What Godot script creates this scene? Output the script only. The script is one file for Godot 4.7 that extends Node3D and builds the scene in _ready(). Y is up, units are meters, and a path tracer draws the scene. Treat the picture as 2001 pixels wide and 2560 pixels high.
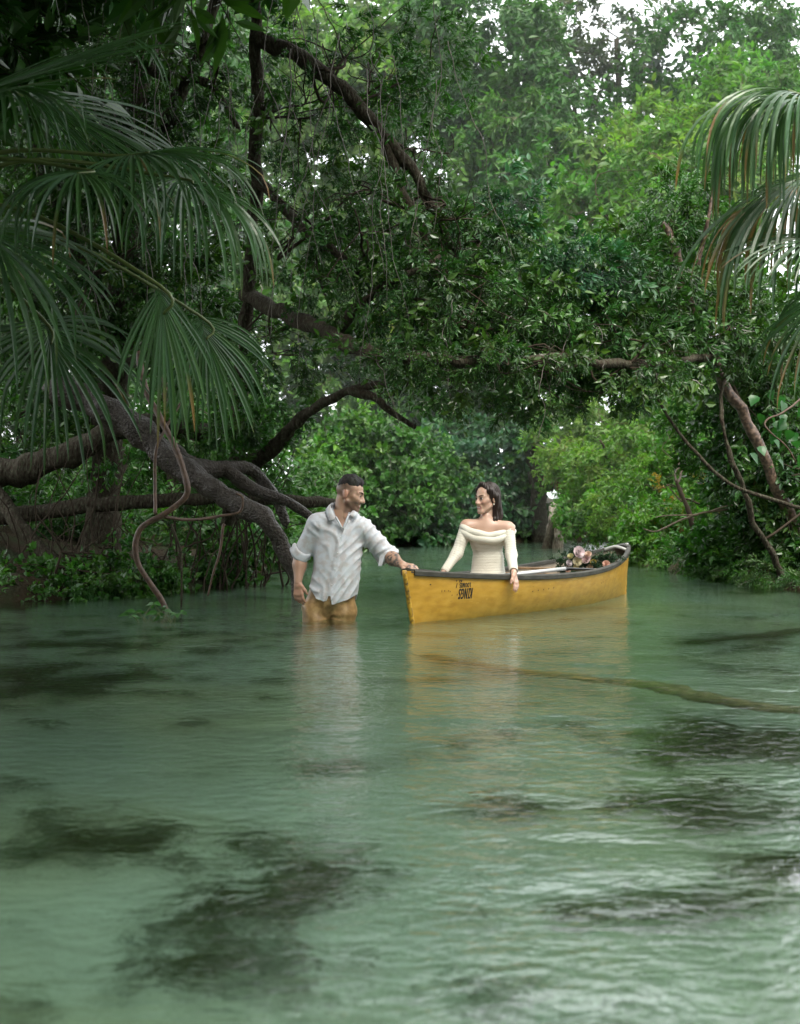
extends Node3D
# A couple with a yellow canoe on a clear jungle river under a bright overcast sky.
# Units are metres, y up, water level y = 0. P() turns a point of the photograph (2001 x 2560) and a depth into a place.

const F := 4312.0
const EYE := 0.887
const HORIZON := 1237.0
var rng := RandomNumberGenerator.new()
var noise := FastNoiseLite.new()
var M := {}
var names := {}
var sprays := {}

func P(px: float, py: float, d: float) -> Vector3:
	return Vector3((px - 1000.5) / F * d, EYE - (py - HORIZON) / F * d, -d)

func numbered(called: String) -> String:
	var n: int = names.get(called, 0)
	names[called] = n + 1
	return called if n == 0 else "%s_%03d" % [called, n]

func tag(o: Node, label: String, category: String, group := "", kind := "") -> Node:
	if label: o.set_meta("label", label)
	if category: o.set_meta("category", category)
	if group: o.set_meta("group", group)
	if kind: o.set_meta("kind", kind)
	return o

func thing(called: String, label: String, category: String, at := Vector3.ZERO, group := "") -> Node3D:
	var o := Node3D.new()
	o.name = numbered(called)
	add_child(o)
	o.position = at
	tag(o, label, category, group)
	return o

func mi(called: String, mesh: Mesh, m: Material, parent: Node = null) -> MeshInstance3D:
	var o := MeshInstance3D.new()
	o.mesh = mesh
	o.material_override = m
	if parent == null:
		o.name = numbered(called)
		add_child(o)
	else:
		o.name = called
		parent.add_child(o, true)
	return o

func structure(called: String, mesh: Mesh, m: Material) -> MeshInstance3D:
	var o := mi(called, mesh, m)
	o.set_meta("kind", "structure")
	return o

func st_new() -> SurfaceTool:
	var st := SurfaceTool.new()
	st.begin(Mesh.PRIMITIVE_TRIANGLES)
	return st

func st_done(st: SurfaceTool, normals := true) -> ArrayMesh:
	if normals:
		st.index()
		st.generate_normals()
	return st.commit()

func lin(r: float, g: float, b: float) -> Color:
	return Color(r, g, b).linear_to_srgb()

func noise_tex(freq: float, octaves: int, size := 512, kind := FastNoiseLite.TYPE_SIMPLEX_SMOOTH, ramp: Gradient = null, sd := 3, fractal := FastNoiseLite.FRACTAL_FBM) -> NoiseTexture2D:
	var t := NoiseTexture2D.new()
	var n := FastNoiseLite.new()
	n.noise_type = kind
	n.frequency = freq
	n.seed = sd
	n.fractal_type = fractal
	n.fractal_octaves = octaves
	t.noise = n
	t.width = size
	t.height = size
	t.seamless = true
	if ramp: t.color_ramp = ramp
	return t

func ramp(cols: Array) -> Gradient:
	var g := Gradient.new()
	var off := PackedFloat32Array()
	var cc := PackedColorArray()
	for i in cols.size():
		off.append(cols[i][0])
		cc.append(lin(cols[i][1], cols[i][2], cols[i][3]))
	g.offsets = off
	g.colors = cc
	return g

func mat(r: float, g: float, b: float, rough := 0.6, vertex := false) -> StandardMaterial3D:
	var m := StandardMaterial3D.new()
	m.albedo_color = lin(r, g, b)
	m.roughness = rough
	m.vertex_color_use_as_albedo = vertex
	m.cull_mode = BaseMaterial3D.CULL_DISABLED
	if rough >= 0.8: m.metallic_specular = 0.18
	return m

func textured(m: StandardMaterial3D, color_tex: Texture2D, bump: Texture2D, scale: float, depth_cm: float, stretch := Vector3.ONE) -> StandardMaterial3D:
	m.uv1_triplanar = true
	m.uv1_world_triplanar = true
	m.uv1_scale = stretch * scale
	if color_tex: m.albedo_texture = color_tex
	if bump:
		m.heightmap_enabled = true
		m.heightmap_texture = bump
		m.heightmap_scale = depth_cm
	return m

# ---------------------------------------------------------------- curves and tubes
func smooth_path(pts: Array, steps: int, wiggle := 0.0) -> PackedVector3Array:
	var out := PackedVector3Array()
	var n := pts.size()
	for i in n - 1:
		var p0: Vector3 = pts[maxi(i - 1, 0)]
		var p1: Vector3 = pts[i]
		var p2: Vector3 = pts[i + 1]
		var p3: Vector3 = pts[mini(i + 2, n - 1)]
		for k in steps:
			var t := float(k) / steps
			out.append(p1.cubic_interpolate(p2, p0, p3, t))
	out.append(pts[n - 1])
	if wiggle > 0.0:
		for i in range(1, out.size() - 1):
			var q := out[i] * 2.3
			out[i] += Vector3(noise.get_noise_3dv(q * 40.0), noise.get_noise_3dv(q * 40.0 + Vector3(91, 7, 3)), noise.get_noise_3dv(q * 40.0 + Vector3(13, 55, 31))) * wiggle
	return out

func add_tube(st: SurfaceTool, path: PackedVector3Array, r0: float, r1: float, sides := 8, lump := 0.0, cap := true) -> void:
	var n := path.size()
	var rings := []
	var side := Vector3.ZERO
	for i in n:
		var t := (path[mini(i + 1, n - 1)] - path[maxi(i - 1, 0)]).normalized()
		if side == Vector3.ZERO:
			side = t.cross(Vector3.UP if absf(t.y) < 0.9 else Vector3.RIGHT).normalized()
		else:
			side = (side - t * side.dot(t)).normalized()
		var up := t.cross(side)
		var r := lerpf(r0, r1, float(i) / (n - 1))
		var ring := PackedVector3Array()
		for k in sides:
			var a := TAU * k / sides
			var dir := side * cos(a) + up * sin(a)
			var rr := r
			if lump > 0.0:
				rr *= 1.0 + lump * noise.get_noise_3dv((path[i] + dir * r) * 160.0)
			ring.append(path[i] + dir * rr)
		rings.append(ring)
	for i in n - 1:
		var a: PackedVector3Array = rings[i]
		var b: PackedVector3Array = rings[i + 1]
		for k in sides:
			var k2 := (k + 1) % sides
			for v: Vector3 in [a[k], a[k2], b[k], a[k2], b[k2], b[k]]:
				st.add_vertex(v)
	if cap:
		for e in [0, n - 1]:
			var ring: PackedVector3Array = rings[e]
			for k in sides:
				var k2 := (k + 1) % sides
				if e == 0:
					st.add_vertex(path[e]); st.add_vertex(ring[k2]); st.add_vertex(ring[k])
				else:
					st.add_vertex(path[e]); st.add_vertex(ring[k]); st.add_vertex(ring[k2])

func tube_mesh(path: PackedVector3Array, r0: float, r1: float, sides := 8, lump := 0.0) -> ArrayMesh:
	var st := st_new()
	st.set_smooth_group(0)
	add_tube(st, path, r0, r1, sides, lump)
	return st_done(st)

# px path: [[px, py, depth], ...]
func pix(path: Array) -> Array:
	var out := []
	for a in path: out.append(P(a[0], a[1], a[2]))
	return out

# ---------------------------------------------------------------- leaves
func add_leaf(st: SurfaceTool, base: Vector3, dir: Vector3, up: Vector3, length: float, width: float, curl: float, c: Color, shape := 0) -> void:
	var side := dir.cross(up).normalized()
	up = side.cross(dir).normalized()
	var rows := [[0.3, 0.9], [0.62, 0.8]] if shape == 0 else [[0.22, 0.85], [0.5, 1.0]]
	var prev := [base]
	for r in rows:
		var t: float = r[0]
		var w: float = r[1] * width * 0.5
		var c0 := base + dir * (length * t) - up * (curl * length * t * t)
		var cur := [c0 - side * w + up * w * 0.35, c0, c0 + side * w + up * w * 0.35]
		st.set_color(c)
		if prev.size() == 1:
			for v: Vector3 in [prev[0], cur[0], cur[1], prev[0], cur[1], cur[2]]: st.add_vertex(v)
		else:
			for v: Vector3 in [prev[0], cur[0], cur[1], prev[0], cur[1], prev[1], prev[1], cur[1], cur[2], prev[1], cur[2], prev[2]]: st.add_vertex(v)
		prev = cur
	var tip := base + dir * length - up * (curl * length)
	for v: Vector3 in [prev[0], tip, prev[1], prev[1], tip, prev[2]]: st.add_vertex(v)

# a branchlet that grows along +z with leaves about it; about one metre long, scaled by its copies
func make_spray(sd: int, leaves: int, leaf_len: float, leaf_w: float, curl: float, shape: int, twigs: int, open: float) -> ArrayMesh:
	rng.seed = sd
	var st := st_new()
	st.set_smooth_group(-1)
	for tw in twigs:
		var a := rng.randf() * TAU
		var spread := 0.0 if tw == 0 else rng.randf_range(0.35, 0.95)
		var start := Vector3.ZERO if tw == 0 else Vector3(0, 0, rng.randf_range(0.05, 0.45))
		var d := Vector3(cos(a) * spread, sin(a) * spread, 1.0).normalized()
		var ln := rng.randf_range(0.55, 0.95) * (1.0 if tw == 0 else 0.7)
		var path := PackedVector3Array()
		for i in 5:
			var t := i / 4.0
			path.append(start + d * ln * t + Vector3(rng.randf_range(-0.02, 0.02), -0.12 * t * t + rng.randf_range(-0.02, 0.02), 0))
		st.set_color(Color(1.1, 0.36, 0.75))
		add_tube(st, path, 0.008, 0.003, 3, 0.0, false)
		for k in leaves:
			var t := rng.randf_range(0.12, 1.02)
			var seg := minf(t, 0.999) * 4.0
			var p := path[int(seg)].lerp(path[int(seg) + 1], seg - int(seg))
			var b := rng.randf() * TAU
			var outw := Vector3(cos(b), sin(b) * 0.8, 0)
			var ld := (d * rng.randf_range(0.15, 1.0) + outw * open + Vector3(0, rng.randf_range(-0.35, 0.15), 0)).normalized()
			var up := (Vector3.UP * 0.75 + Vector3(rng.randf_range(-1, 1), rng.randf_range(-0.2, 0.3), rng.randf_range(-1, 1)) * 0.9).normalized()
			var s := rng.randf_range(0.65, 1.2)
			var v := rng.randf_range(0.75, 1.25)
			add_leaf(st, p + ld * 0.02, ld, up, leaf_len * s, leaf_w * s, curl * rng.randf_range(0.3, 1.4), Color(v * rng.randf_range(0.85, 1.15), v, v * rng.randf_range(0.8, 1.1)), shape)
	st.generate_normals()
	return st.commit()

func leaf_material(rough: float, through: float) -> StandardMaterial3D:
	var m := mat(1, 1, 1, rough, true)
	m.backlight_enabled = true
	m.backlight = lin(through * 0.75, through, through * 0.35)
	return m

func blend_dir(d: Vector3, up_hint := Vector3.UP) -> Basis:
	var z := d.normalized()
	var h := up_hint if absf(z.dot(up_hint)) < 0.95 else Vector3.RIGHT
	var x := h.cross(z).normalized()
	return Basis(x, z.cross(x), z)

# blobs: [centre, radii, how many, linear colour, size]; one MultiMesh of branchlets
func add_foliage(parent: Node, called: String, spray: String, m: Material, blobs: Array, sd: int, droop := 0.35, hollow := 0.45) -> MultiMeshInstance3D:
	rng.seed = sd
	var xf := []
	var cols := []
	for b in blobs:
		var c: Vector3 = b[0]
		var r: Vector3 = b[1]
		var n: int = b[2]
		var col: Color = b[3]
		var size: float = b[4]
		for i in n:
			var d := Vector3(rng.randfn(), rng.randfn(), rng.randfn()).normalized()
			var k := pow(rng.randf(), hollow)
			var q := d * k
			var p := c + q * r
			var warp := noise.get_noise_3dv(p * 55.0)
			if warp < -0.18: # gaps between the clumps
				if rng.randf() < 0.75: continue
			p += Vector3(noise.get_noise_3dv(p * 30.0 + Vector3(5, 0, 0)), noise.get_noise_3dv(p * 30.0 + Vector3(0, 70, 0)), 0) * 0.25 * r.length()
			if p.y < 0.04: continue
			var dir := (d * 0.8 + Vector3(rng.randfn() * 0.5, rng.randfn() * 0.4 - droop, rng.randfn() * 0.5)).normalized()
			var s := size * rng.randf_range(0.65, 1.3)
			var bs := blend_dir(dir).rotated(dir, rng.randf_range(-0.7, 0.7)).scaled(Vector3.ONE * s)
			xf.append(Transform3D(bs, p))
			var v := rng.randf_range(0.7, 1.35)
			var y := rng.randf_range(0.85, 1.2)
			cols.append(Color(col.r * v * y, col.g * v, col.b * v * rng.randf_range(0.7, 1.2)))
	var mm := MultiMesh.new()
	mm.transform_format = MultiMesh.TRANSFORM_3D
	mm.use_colors = true
	mm.mesh = sprays[spray]
	mm.instance_count = xf.size()
	for i in xf.size():
		mm.set_instance_transform(i, xf[i])
		mm.set_instance_color(i, cols[i])
	var o := MultiMeshInstance3D.new()
	o.multimesh = mm
	o.material_override = m
	o.name = called
	parent.add_child(o, true)
	o.set_meta("kind", "stuff")
	return o

func _ready() -> void:
	rng.seed = 11
	noise.seed = 5
	noise.frequency = 0.02
	noise.fractal_octaves = 3
	# camera
	var cam := Camera3D.new()
	cam.name = "camera"
	add_child(cam)
	cam.position = Vector3(0, EYE, 0)
	cam.rotation.x = -atan((1280.0 - HORIZON) / F)
	cam.fov = rad_to_deg(2.0 * atan(1280.0 / F))
	cam.near = 0.1
	cam.far = 400.0
	cam.current = true
	var lens := CameraAttributesPhysical.new()
	lens.frustum_focal_length = 12.0 * F / 1280.0
	lens.frustum_focus_distance = 12.3
	lens.exposure_aperture = 3.2
	cam.attributes = lens
	# sky and light
	var we := WorldEnvironment.new()
	we.name = "environment"
	var env := Environment.new()
	env.background_mode = Environment.BG_SKY
	var sm := ProceduralSkyMaterial.new()
	sm.sky_top_color = Color(0.97, 0.985, 1.0)
	sm.sky_horizon_color = Color(0.93, 0.95, 0.955)
	sm.ground_horizon_color = Color(0.35, 0.4, 0.33)
	sm.ground_bottom_color = Color(0.2, 0.22, 0.18)
	sm.sky_curve = 0.3
	var sky := Sky.new()
	sky.sky_material = sm
	env.sky = sky
	env.background_energy_multiplier = 1.0
	env.tonemap_mode = Environment.TONE_MAPPER_LINEAR
	env.tonemap_exposure = 3.4
	env.sdfgi_enabled = true
	env.ssao_enabled = true
	env.ssil_enabled = true
	env.volumetric_fog_enabled = true
	env.volumetric_fog_density = 0.0
	we.environment = env
	add_child(we)
	var sun := DirectionalLight3D.new()
	sun.name = "sun"
	sun.light_energy = 0.5
	sun.light_color = Color(1.0, 0.98, 0.94)
	sun.light_angular_distance = 25.0
	sun.shadow_enabled = true
	sun.rotation_degrees = Vector3(-58, 22, 0)
	add_child(sun)
	make_materials()
	make_sprays()
	make_ground()
	make_water()
	make_far_trees()
	make_right_bank()
	make_left_bank()
	make_palms()
	make_canoe()
	make_man()
	make_woman()
	make_small_things()

func make_materials() -> void:
	M.bark = textured(mat(1, 1, 1, 0.85), noise_tex(0.03, 5, 512, FastNoiseLite.TYPE_SIMPLEX_SMOOTH, ramp([[0.25, 0.034, 0.026, 0.019], [0.45, 0.055, 0.043, 0.032], [0.6, 0.05, 0.056, 0.032], [0.75, 0.09, 0.076, 0.06], [0.88, 0.16, 0.155, 0.13]])), noise_tex(0.04, 5, 512, FastNoiseLite.TYPE_CELLULAR), 1.3, 2.5, Vector3(1.6, 0.6, 1.6))
	M.wet_bark = textured(mat(1, 1, 1, 0.36), noise_tex(0.03, 5, 512, FastNoiseLite.TYPE_SIMPLEX_SMOOTH, ramp([[0.25, 0.032, 0.026, 0.02], [0.55, 0.05, 0.041, 0.033], [0.8, 0.09, 0.08, 0.068]])), noise_tex(0.05, 4, 512), 1.5, 2.0, Vector3(1.0, 1.0, 1.0))
	M.wet_bark.metallic_specular = 0.35
	M.vine = textured(mat(1, 1, 1, 0.6), noise_tex(0.02, 4, 256, FastNoiseLite.TYPE_SIMPLEX_SMOOTH, ramp([[0.2, 0.045, 0.024, 0.014], [0.8, 0.13, 0.075, 0.045]])), null, 3.0, 0)
	M.thin_vine = textured(mat(1, 1, 1, 0.6), noise_tex(0.02, 3, 256, FastNoiseLite.TYPE_SIMPLEX_SMOOTH, ramp([[0.2, 0.05, 0.042, 0.03], [0.8, 0.16, 0.14, 0.11]])), null, 1.0, 0)
	M.pale_bark = textured(mat(1, 1, 1, 0.6), noise_tex(0.03, 5, 512, FastNoiseLite.TYPE_SIMPLEX_SMOOTH, ramp([[0.25, 0.12, 0.08, 0.055], [0.45, 0.32, 0.25, 0.19], [0.7, 0.5, 0.45, 0.38]])), noise_tex(0.05, 5, 512), 1.0, 3.0, Vector3(2.5, 0.5, 2.5))
	M.twig = mat(0.05, 0.039, 0.028, 0.85)
	M.bare = textured(mat(1, 1, 1, 0.6), noise_tex(0.02, 3, 256, FastNoiseLite.TYPE_SIMPLEX_SMOOTH, ramp([[0.2, 0.12, 0.085, 0.055], [0.8, 0.3, 0.23, 0.16]])), null, 2.0, 0)
	M.leaf = leaf_material(0.36, 0.85)
	M.leaf_soft = leaf_material(0.45, 1.0)
	M.gloss_leaf = leaf_material(0.26, 0.6)

func make_sprays() -> void:
	sprays.oval = make_spray(21, 9, 0.26, 0.12, 0.25, 0, 4, 0.9)
	sprays.narrow = make_spray(22, 12, 0.24, 0.065, 0.2, 0, 5, 0.7)
	sprays.round = make_spray(23, 6, 0.28, 0.22, 0.3, 1, 4, 0.9)
	sprays.fine = make_spray(24, 16, 0.13, 0.055, 0.2, 0, 6, 0.8)
	sprays.fern = make_spray(25, 26, 0.16, 0.035, 0.25, 0, 2, 1.2)

# ---------------------------------------------------------------- ground, river bed and banks
var left_line := [[-8.0, -5.5], [2.0, -4.6], [9.0, -4.1], [14.0, -3.55], [15.6, -2.5], [16.6, -1.95], [20.0, -1.8], [24.0, -1.5], [28.0, -0.9], [30.5, 0.2], [32.5, 2.5], [34.0, 6.0], [60.0, 9.0]]
var right_line := [[-8.0, 5.5], [4.0, 5.0], [10.0, 4.4], [15.5, 3.95], [17.0, 3.85], [20.0, 3.45], [22.0, 3.35], [24.0, 3.6], [27.0, 4.3], [29.0, 5.6], [31.0, 8.5], [33.0, 11.0], [60.0, 13.0]]

func line_x(line: Array, d: float) -> float:
	for i in line.size() - 1:
		if d < line[i + 1][0]:
			return lerpf(line[i][1], line[i + 1][1], clampf((d - line[i][0]) / (line[i + 1][0] - line[i][0]), 0, 1))
	return line[line.size() - 1][1]

func ground_y(x: float, z: float) -> float:
	var d := -z
	var w := noise.get_noise_2d(x * 25.0, z * 25.0) * 0.35
	var a := x - line_x(left_line, d) + w
	var b := line_x(right_line, d) - x + w
	var into := minf(a, b)
	var bed := -0.78 + noise.get_noise_2d(x * 14.0 + 40.0, z * 14.0) * 0.14 + noise.get_noise_2d(x * 70.0, z * 70.0 + 9.0) * 0.03
	var bank := 0.12 + minf(0.9, maxf(0.0, -into) * 0.16) + noise.get_noise_2d(x * 60.0, z * 60.0) * 0.12
	return lerpf(bank, bed, smoothstep(-0.15, 1.0, into))

# how thickly weed and silt lie on the bed here, 0 to 1
func weed(x: float, z: float) -> float:
	var d := -z
	var px := 1000.0 + x / d * F if d > 1.0 else 1000.0
	var w := 0.0
	for k in weed_spots:
		var e := Vector2((x - k[0]) / k[2], (z - k[1]) / k[3]).length()
		w = maxf(w, (1.15 - e) * k[4])
	var n := noise.get_noise_2d((x + z * 0.5) * 75.0 + 13.0, z * 60.0) * 1.2 + noise.get_noise_2d(x * 260.0, z * 200.0) * 0.9
	return clampf((w * 0.9 + n * 1.3 - 0.66) * 1.9, 0.0, 1.0)

var weed_spots := []

func bed_spot(px: float, py: float, rx: float, rz: float, k: float) -> void:
	# where the sight line through this point of the water surface meets the bed after it bends
	var d := F * EYE / (py - HORIZON)
	var dd := d + 0.75 / tan(acos(cos(atan2(EYE, d)) / 1.33))
	weed_spots.append([(px - 1000.5) / F * d * dd / d, -dd, rx, rz, k])

func make_ground() -> void:
	bed_spot(700, 2200, 0.42, 0.75, 1.5)
	bed_spot(560, 2330, 0.35, 0.5, 1.4)
	bed_spot(560, 2420, 0.2, 0.3, 0.8)
	bed_spot(330, 2100, 0.45, 0.5, 1.3)
	bed_spot(150, 2080, 0.35, 0.5, 1.2)
	bed_spot(880, 2260, 0.4, 0.5, 0.7)
	bed_spot(1750, 1850, 0.6, 0.75, 1.7)
	bed_spot(1950, 1850, 0.7, 0.8, 1.7)
	bed_spot(1700, 2000, 0.5, 0.7, 1.2)
	bed_spot(1900, 2250, 0.5, 0.8, 0.75)
	bed_spot(1550, 1790, 0.5, 0.5, 0.6)
	bed_spot(1280, 2000, 0.4, 0.5, 0.55)
	bed_spot(100, 1690, 1.0, 1.2, 1.6)
	bed_spot(300, 1600, 1.4, 1.0, 1.0)
	bed_spot(1950, 1600, 0.9, 1.0, 0.9)
	bed_spot(560, 1640, 0.9, 0.5, 0.7)
	var st := st_new()
	var xs := []
	var x := -60.0
	while x <= 60.0:
		xs.append(x)
		x += 0.09 if absf(x + 0.045) < 5.5 else (0.5 if absf(x) < 14.0 else 4.0)
	var zs := []
	var z := 10.0
	while z >= -110.0:
		zs.append(z)
		z -= (0.4 if z > -1.0 else (0.11 if z > -12.0 else (0.22 if z > -34.0 else 4.0)))
	var nx := xs.size()
	for j in zs.size():
		for i in nx:
			var h := ground_y(xs[i], zs[j])
			var c: Color
			if h < -0.3 + noise.get_noise_2d(xs[i] * 90.0, zs[j] * 90.0) * 0.15:
				var w := weed(xs[i], zs[j])
				var g := noise.get_noise_2d(xs[i] * 300.0, zs[j] * 300.0) * 0.06
				var yl := clampf(noise.get_noise_2d(xs[i] * 20.0 + 300.0, zs[j] * 20.0) * 1.2 + 0.25, 0, 1)
				c = Color(0.25, 0.295, 0.245).lerp(Color(0.25, 0.26, 0.14), yl * 0.6)
				c = c * (1.0 + g)
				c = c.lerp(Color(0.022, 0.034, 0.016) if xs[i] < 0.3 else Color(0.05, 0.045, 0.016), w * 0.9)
			else:
				var n := noise.get_noise_2d(xs[i] * 120.0, zs[j] * 120.0)
				c = Color(0.04, 0.028, 0.018).lerp(Color(0.03, 0.042, 0.016), clampf(n * 2.0 + 0.4, 0, 1))
			st.set_color(c)
			st.add_vertex(Vector3(xs[i], h, zs[j]))
	for j in zs.size() - 1:
		for i in nx - 1:
			var a := j * nx + i
			for k: int in [a, a + nx, a + 1, a + 1, a + nx, a + nx + 1]: st.add_index(k)
	st.generate_normals()
	var gm := textured(mat(1, 1, 1, 0.85, true), noise_tex(0.05, 5, 512, FastNoiseLite.TYPE_SIMPLEX_SMOOTH, ramp([[0.2, 0.72, 0.72, 0.7], [0.8, 1, 1, 1]])), noise_tex(0.05, 5, 512), 0.8, 3.0)
	structure("ground", st.commit(), gm)
	# weed standing on the bed in the dark patches
	rng.seed = 77
	var xf := []
	var cols := []
	while xf.size() < 3600:
		var d := rng.randf_range(2.5, 17.0)
		var wx := rng.randf_range(-4.0, 4.0)
		if absf(wx) > 0.26 * d + 0.3: continue
		if weed(wx, -d) < 0.55: continue
		var gy := ground_y(wx, -d)
		if gy > -0.3: continue
		var s := rng.randf_range(0.07, 0.2)
		var dir := Vector3(rng.randf_range(-0.4, 1.0), rng.randf_range(0.05, 0.35), rng.randf_range(-0.4, 0.6)).normalized()
		xf.append(Transform3D(blend_dir(dir).scaled(Vector3.ONE * s), Vector3(wx, gy - 0.01, -d)))
		var v := rng.randf_range(0.5, 1.2)
		cols.append(Color(0.045 * v, 0.055 * v, 0.02 * v))
	var w := multi("river_weed", sprays.fern, mat(1, 1, 1, 0.8, true), xf, cols, self)
	tag(w, "dark weed growing in patches on the sandy river bed", "water weed", "", "stuff")

func multi(called: String, mesh: Mesh, m: Material, xf: Array, cols: Array, parent: Node) -> MultiMeshInstance3D:
	var mm := MultiMesh.new()
	mm.transform_format = MultiMesh.TRANSFORM_3D
	mm.use_colors = true
	mm.mesh = mesh
	mm.instance_count = xf.size()
	for i in xf.size():
		mm.set_instance_transform(i, xf[i])
		mm.set_instance_color(i, cols[i])
	var o := MultiMeshInstance3D.new()
	o.multimesh = mm
	o.material_override = m
	o.name = called
	parent.add_child(o, true)
	return o

# ---------------------------------------------------------------- water
func wave(x: float, z: float) -> float:
	var h := noise.get_noise_3d(x * 55.0, z * 75.0, 3.0) * 0.005
	h += noise.get_noise_3d(x * 140.0, z * 190.0, 40.0) * 0.0032
	h += sin(z * 7.0 + x * 1.3 + noise.get_noise_2d(x * 30.0, z * 30.0) * 6.0) * 0.001
	# the wading man disturbs the water round him
	var m := Vector2(x + 0.46, z + 12.2).length()
	h *= 0.6 + 0.9 * smoothstep(0.0, 0.35, noise.get_noise_2d(x * 18.0 + 70.0, z * 18.0))
	h += sin(m * 30.0 - 1.0) * 0.009 * exp(-m * 1.6) * (0.7 + 1.6 * noise.get_noise_2d(x * 140.0, z * 140.0))
	return h

# ripples of the water surface, with the rings of a few raindrops
func water_relief() -> ImageTexture:
	var n := FastNoiseLite.new()
	n.seed = 19
	n.frequency = 0.022
	n.fractal_octaves = 4
	n.fractal_gain = 0.5
	n.domain_warp_enabled = true
	n.domain_warp_amplitude = 20.0
	n.domain_warp_frequency = 0.01
	var im := n.get_seamless_image(512, 512, false, false, 0.15)
	im.convert(Image.FORMAT_RF)
	im.resize(1024, 1024, Image.INTERPOLATE_CUBIC)
	rng.seed = 55
	for k in 22:
		var cx := rng.randi_range(0, 1023)
		var cy := rng.randi_range(0, 1023)
		var r := rng.randf_range(6.0, 22.0)
		var amp := rng.randf_range(0.04, 0.12)
		var q := int(r * 1.9)
		for y in range(-q, q + 1):
			for x in range(-q, q + 1):
				var d := sqrt(float(x * x + y * y))
				var w := exp(-pow((d - r) / (r * 0.35 + 2.0), 2.0)) * sin(d * 0.75) * amp
				var px := posmod(cx + x, 1024)
				var py := posmod(cy + y, 1024)
				im.set_pixel(px, py, Color(im.get_pixel(px, py).r + w, 0, 0))
	return ImageTexture.create_from_image(im)

func make_water() -> void:
	var st := st_new()
	var xs := []
	var x := -14.0
	while x <= 14.0:
		xs.append(x)
		x += 0.045 if absf(x) < 4.6 else 0.4
	var zs := []
	var z := 9.0
	while z >= -60.0:
		zs.append(z)
		z -= 0.3 if z > -1.2 else (0.045 if z > -9.0 else (0.07 if z > -16.0 else (0.16 if z > -34.0 else 2.0)))
	var nx := xs.size()
	for j in zs.size():
		for i in nx:
			st.add_vertex(Vector3(xs[i], wave(xs[i], zs[j]), zs[j]))
	for j in zs.size() - 1:
		for i in nx - 1:
			var a := j * nx + i
			for k: int in [a, a + nx, a + 1, a + 1, a + nx, a + nx + 1]: st.add_index(k)
	st.generate_normals()
	var wm := StandardMaterial3D.new()
	wm.albedo_color = Color(lin(0.63, 0.89, 0.77), 0.0)
	wm.roughness = 0.015
	wm.refraction_enabled = true
	wm.refraction_scale = 0.03
	wm.transparency = BaseMaterial3D.TRANSPARENCY_ALPHA
	textured(wm, null, water_relief(), 0.7, 0.5, Vector3(0.95, 1, 1.15))
	structure("water", st.commit(), wm)

# ---------------------------------------------------------------- trees
# limbs: [[[px,py,d],...], r0, r1]; crown blobs in picture terms: [px, py, d, rx_px, ry_px, rz_m, how many, colour, size]
func blobs_px(list: Array) -> Array:
	var out := []
	for b in list:
		var s: float = b[2] / F
		out.append([P(b[0], b[1], b[2]), Vector3(b[3] * s, b[4] * s, b[5]), b[6], b[7], b[8]])
	return out

func make_tree(called: String, label: String, category: String, limbs: Array, crown: Array, spray: String, leafm: Material, barkm: Material, sd: int, group := "", twigs := 4, droop := 0.35) -> Node3D:
	var t := thing(called, label, category, Vector3.ZERO, group)
	var all := []
	for i in limbs.size():
		var path := smooth_path(pix(limbs[i][0]), 7, 0.05)
		all.append(path)
		mi("trunk" if i == 0 else "limb", tube_mesh(path, limbs[i][1], limbs[i][2], 10, 0.55), barkm, t)
	if crown.is_empty(): return t
	var bl := blobs_px(crown)
	if twigs > 0 and not all.is_empty():
		rng.seed = sd + 5
		var st := st_new()
		st.set_smooth_group(0)
		for b in bl:
			var c: Vector3 = b[0]
			var r: Vector3 = b[1]
			var best := c
			var bd := 1e9
			for path: PackedVector3Array in all:
				for p in path:
					if p.distance_to(c) < bd:
						bd = p.distance_to(c)
						best = p
			var s := clampf(r.length() * 0.014, 0.007, 0.03)
			for q in ceili(twigs / 4.0):
				var fork := best.lerp(c, rng.randf_range(0.3, 0.8)) + Vector3(rng.randfn() * r.x, rng.randfn() * r.y, rng.randfn() * r.z) * 0.35
				add_tube(st, smooth_path([best, best.lerp(fork, 0.5) + Vector3(rng.randfn(), rng.randfn(), rng.randfn()) * 0.1 * r.length(), fork], 4, 0.04), s, s * 0.6, 5)
				for k in 4:
					var e := fork.lerp(c, 0.3) + Vector3(rng.randfn() * r.x, rng.randfn() * r.y, rng.randfn() * r.z) * 0.55
					add_tube(st, smooth_path([fork, fork.lerp(e, 0.5) + Vector3(rng.randfn(), rng.randfn(), rng.randfn()) * 0.12 * r.length(), e], 4, 0.04), s * 0.5, s * 0.14, 4)
		mi("branches", st_done(st), M.twig, t).set_meta("kind", "stuff")
	# two sizes and shapes of leaf in every crown
	var main := []
	var other := []
	for b in bl:
		main.append([b[0], b[1], int(b[2] * 0.85), b[3], b[4]])
		other.append([b[0], b[1] * 1.05, int(b[2] * 0.16), Color(b[3].r * 1.25, b[3].g * 1.15, b[3].b), b[4] * 1.25])
	add_foliage(t, "crown", spray, leafm, main, sd, droop)
	add_foliage(t, "crown", {"oval": "narrow", "narrow": "oval", "round": "oval", "fern": "narrow"}[spray], leafm, other, sd + 1000, droop)
	return t

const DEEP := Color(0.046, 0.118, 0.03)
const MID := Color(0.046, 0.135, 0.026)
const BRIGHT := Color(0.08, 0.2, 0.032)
const LIME := Color(0.125, 0.24, 0.05)  # lifted leaf green: puts open-sky and back light into the far crowns' colour
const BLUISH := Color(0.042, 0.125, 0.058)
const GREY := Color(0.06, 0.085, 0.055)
const AMBER := Color(0.26, 0.17, 0.03)

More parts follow.
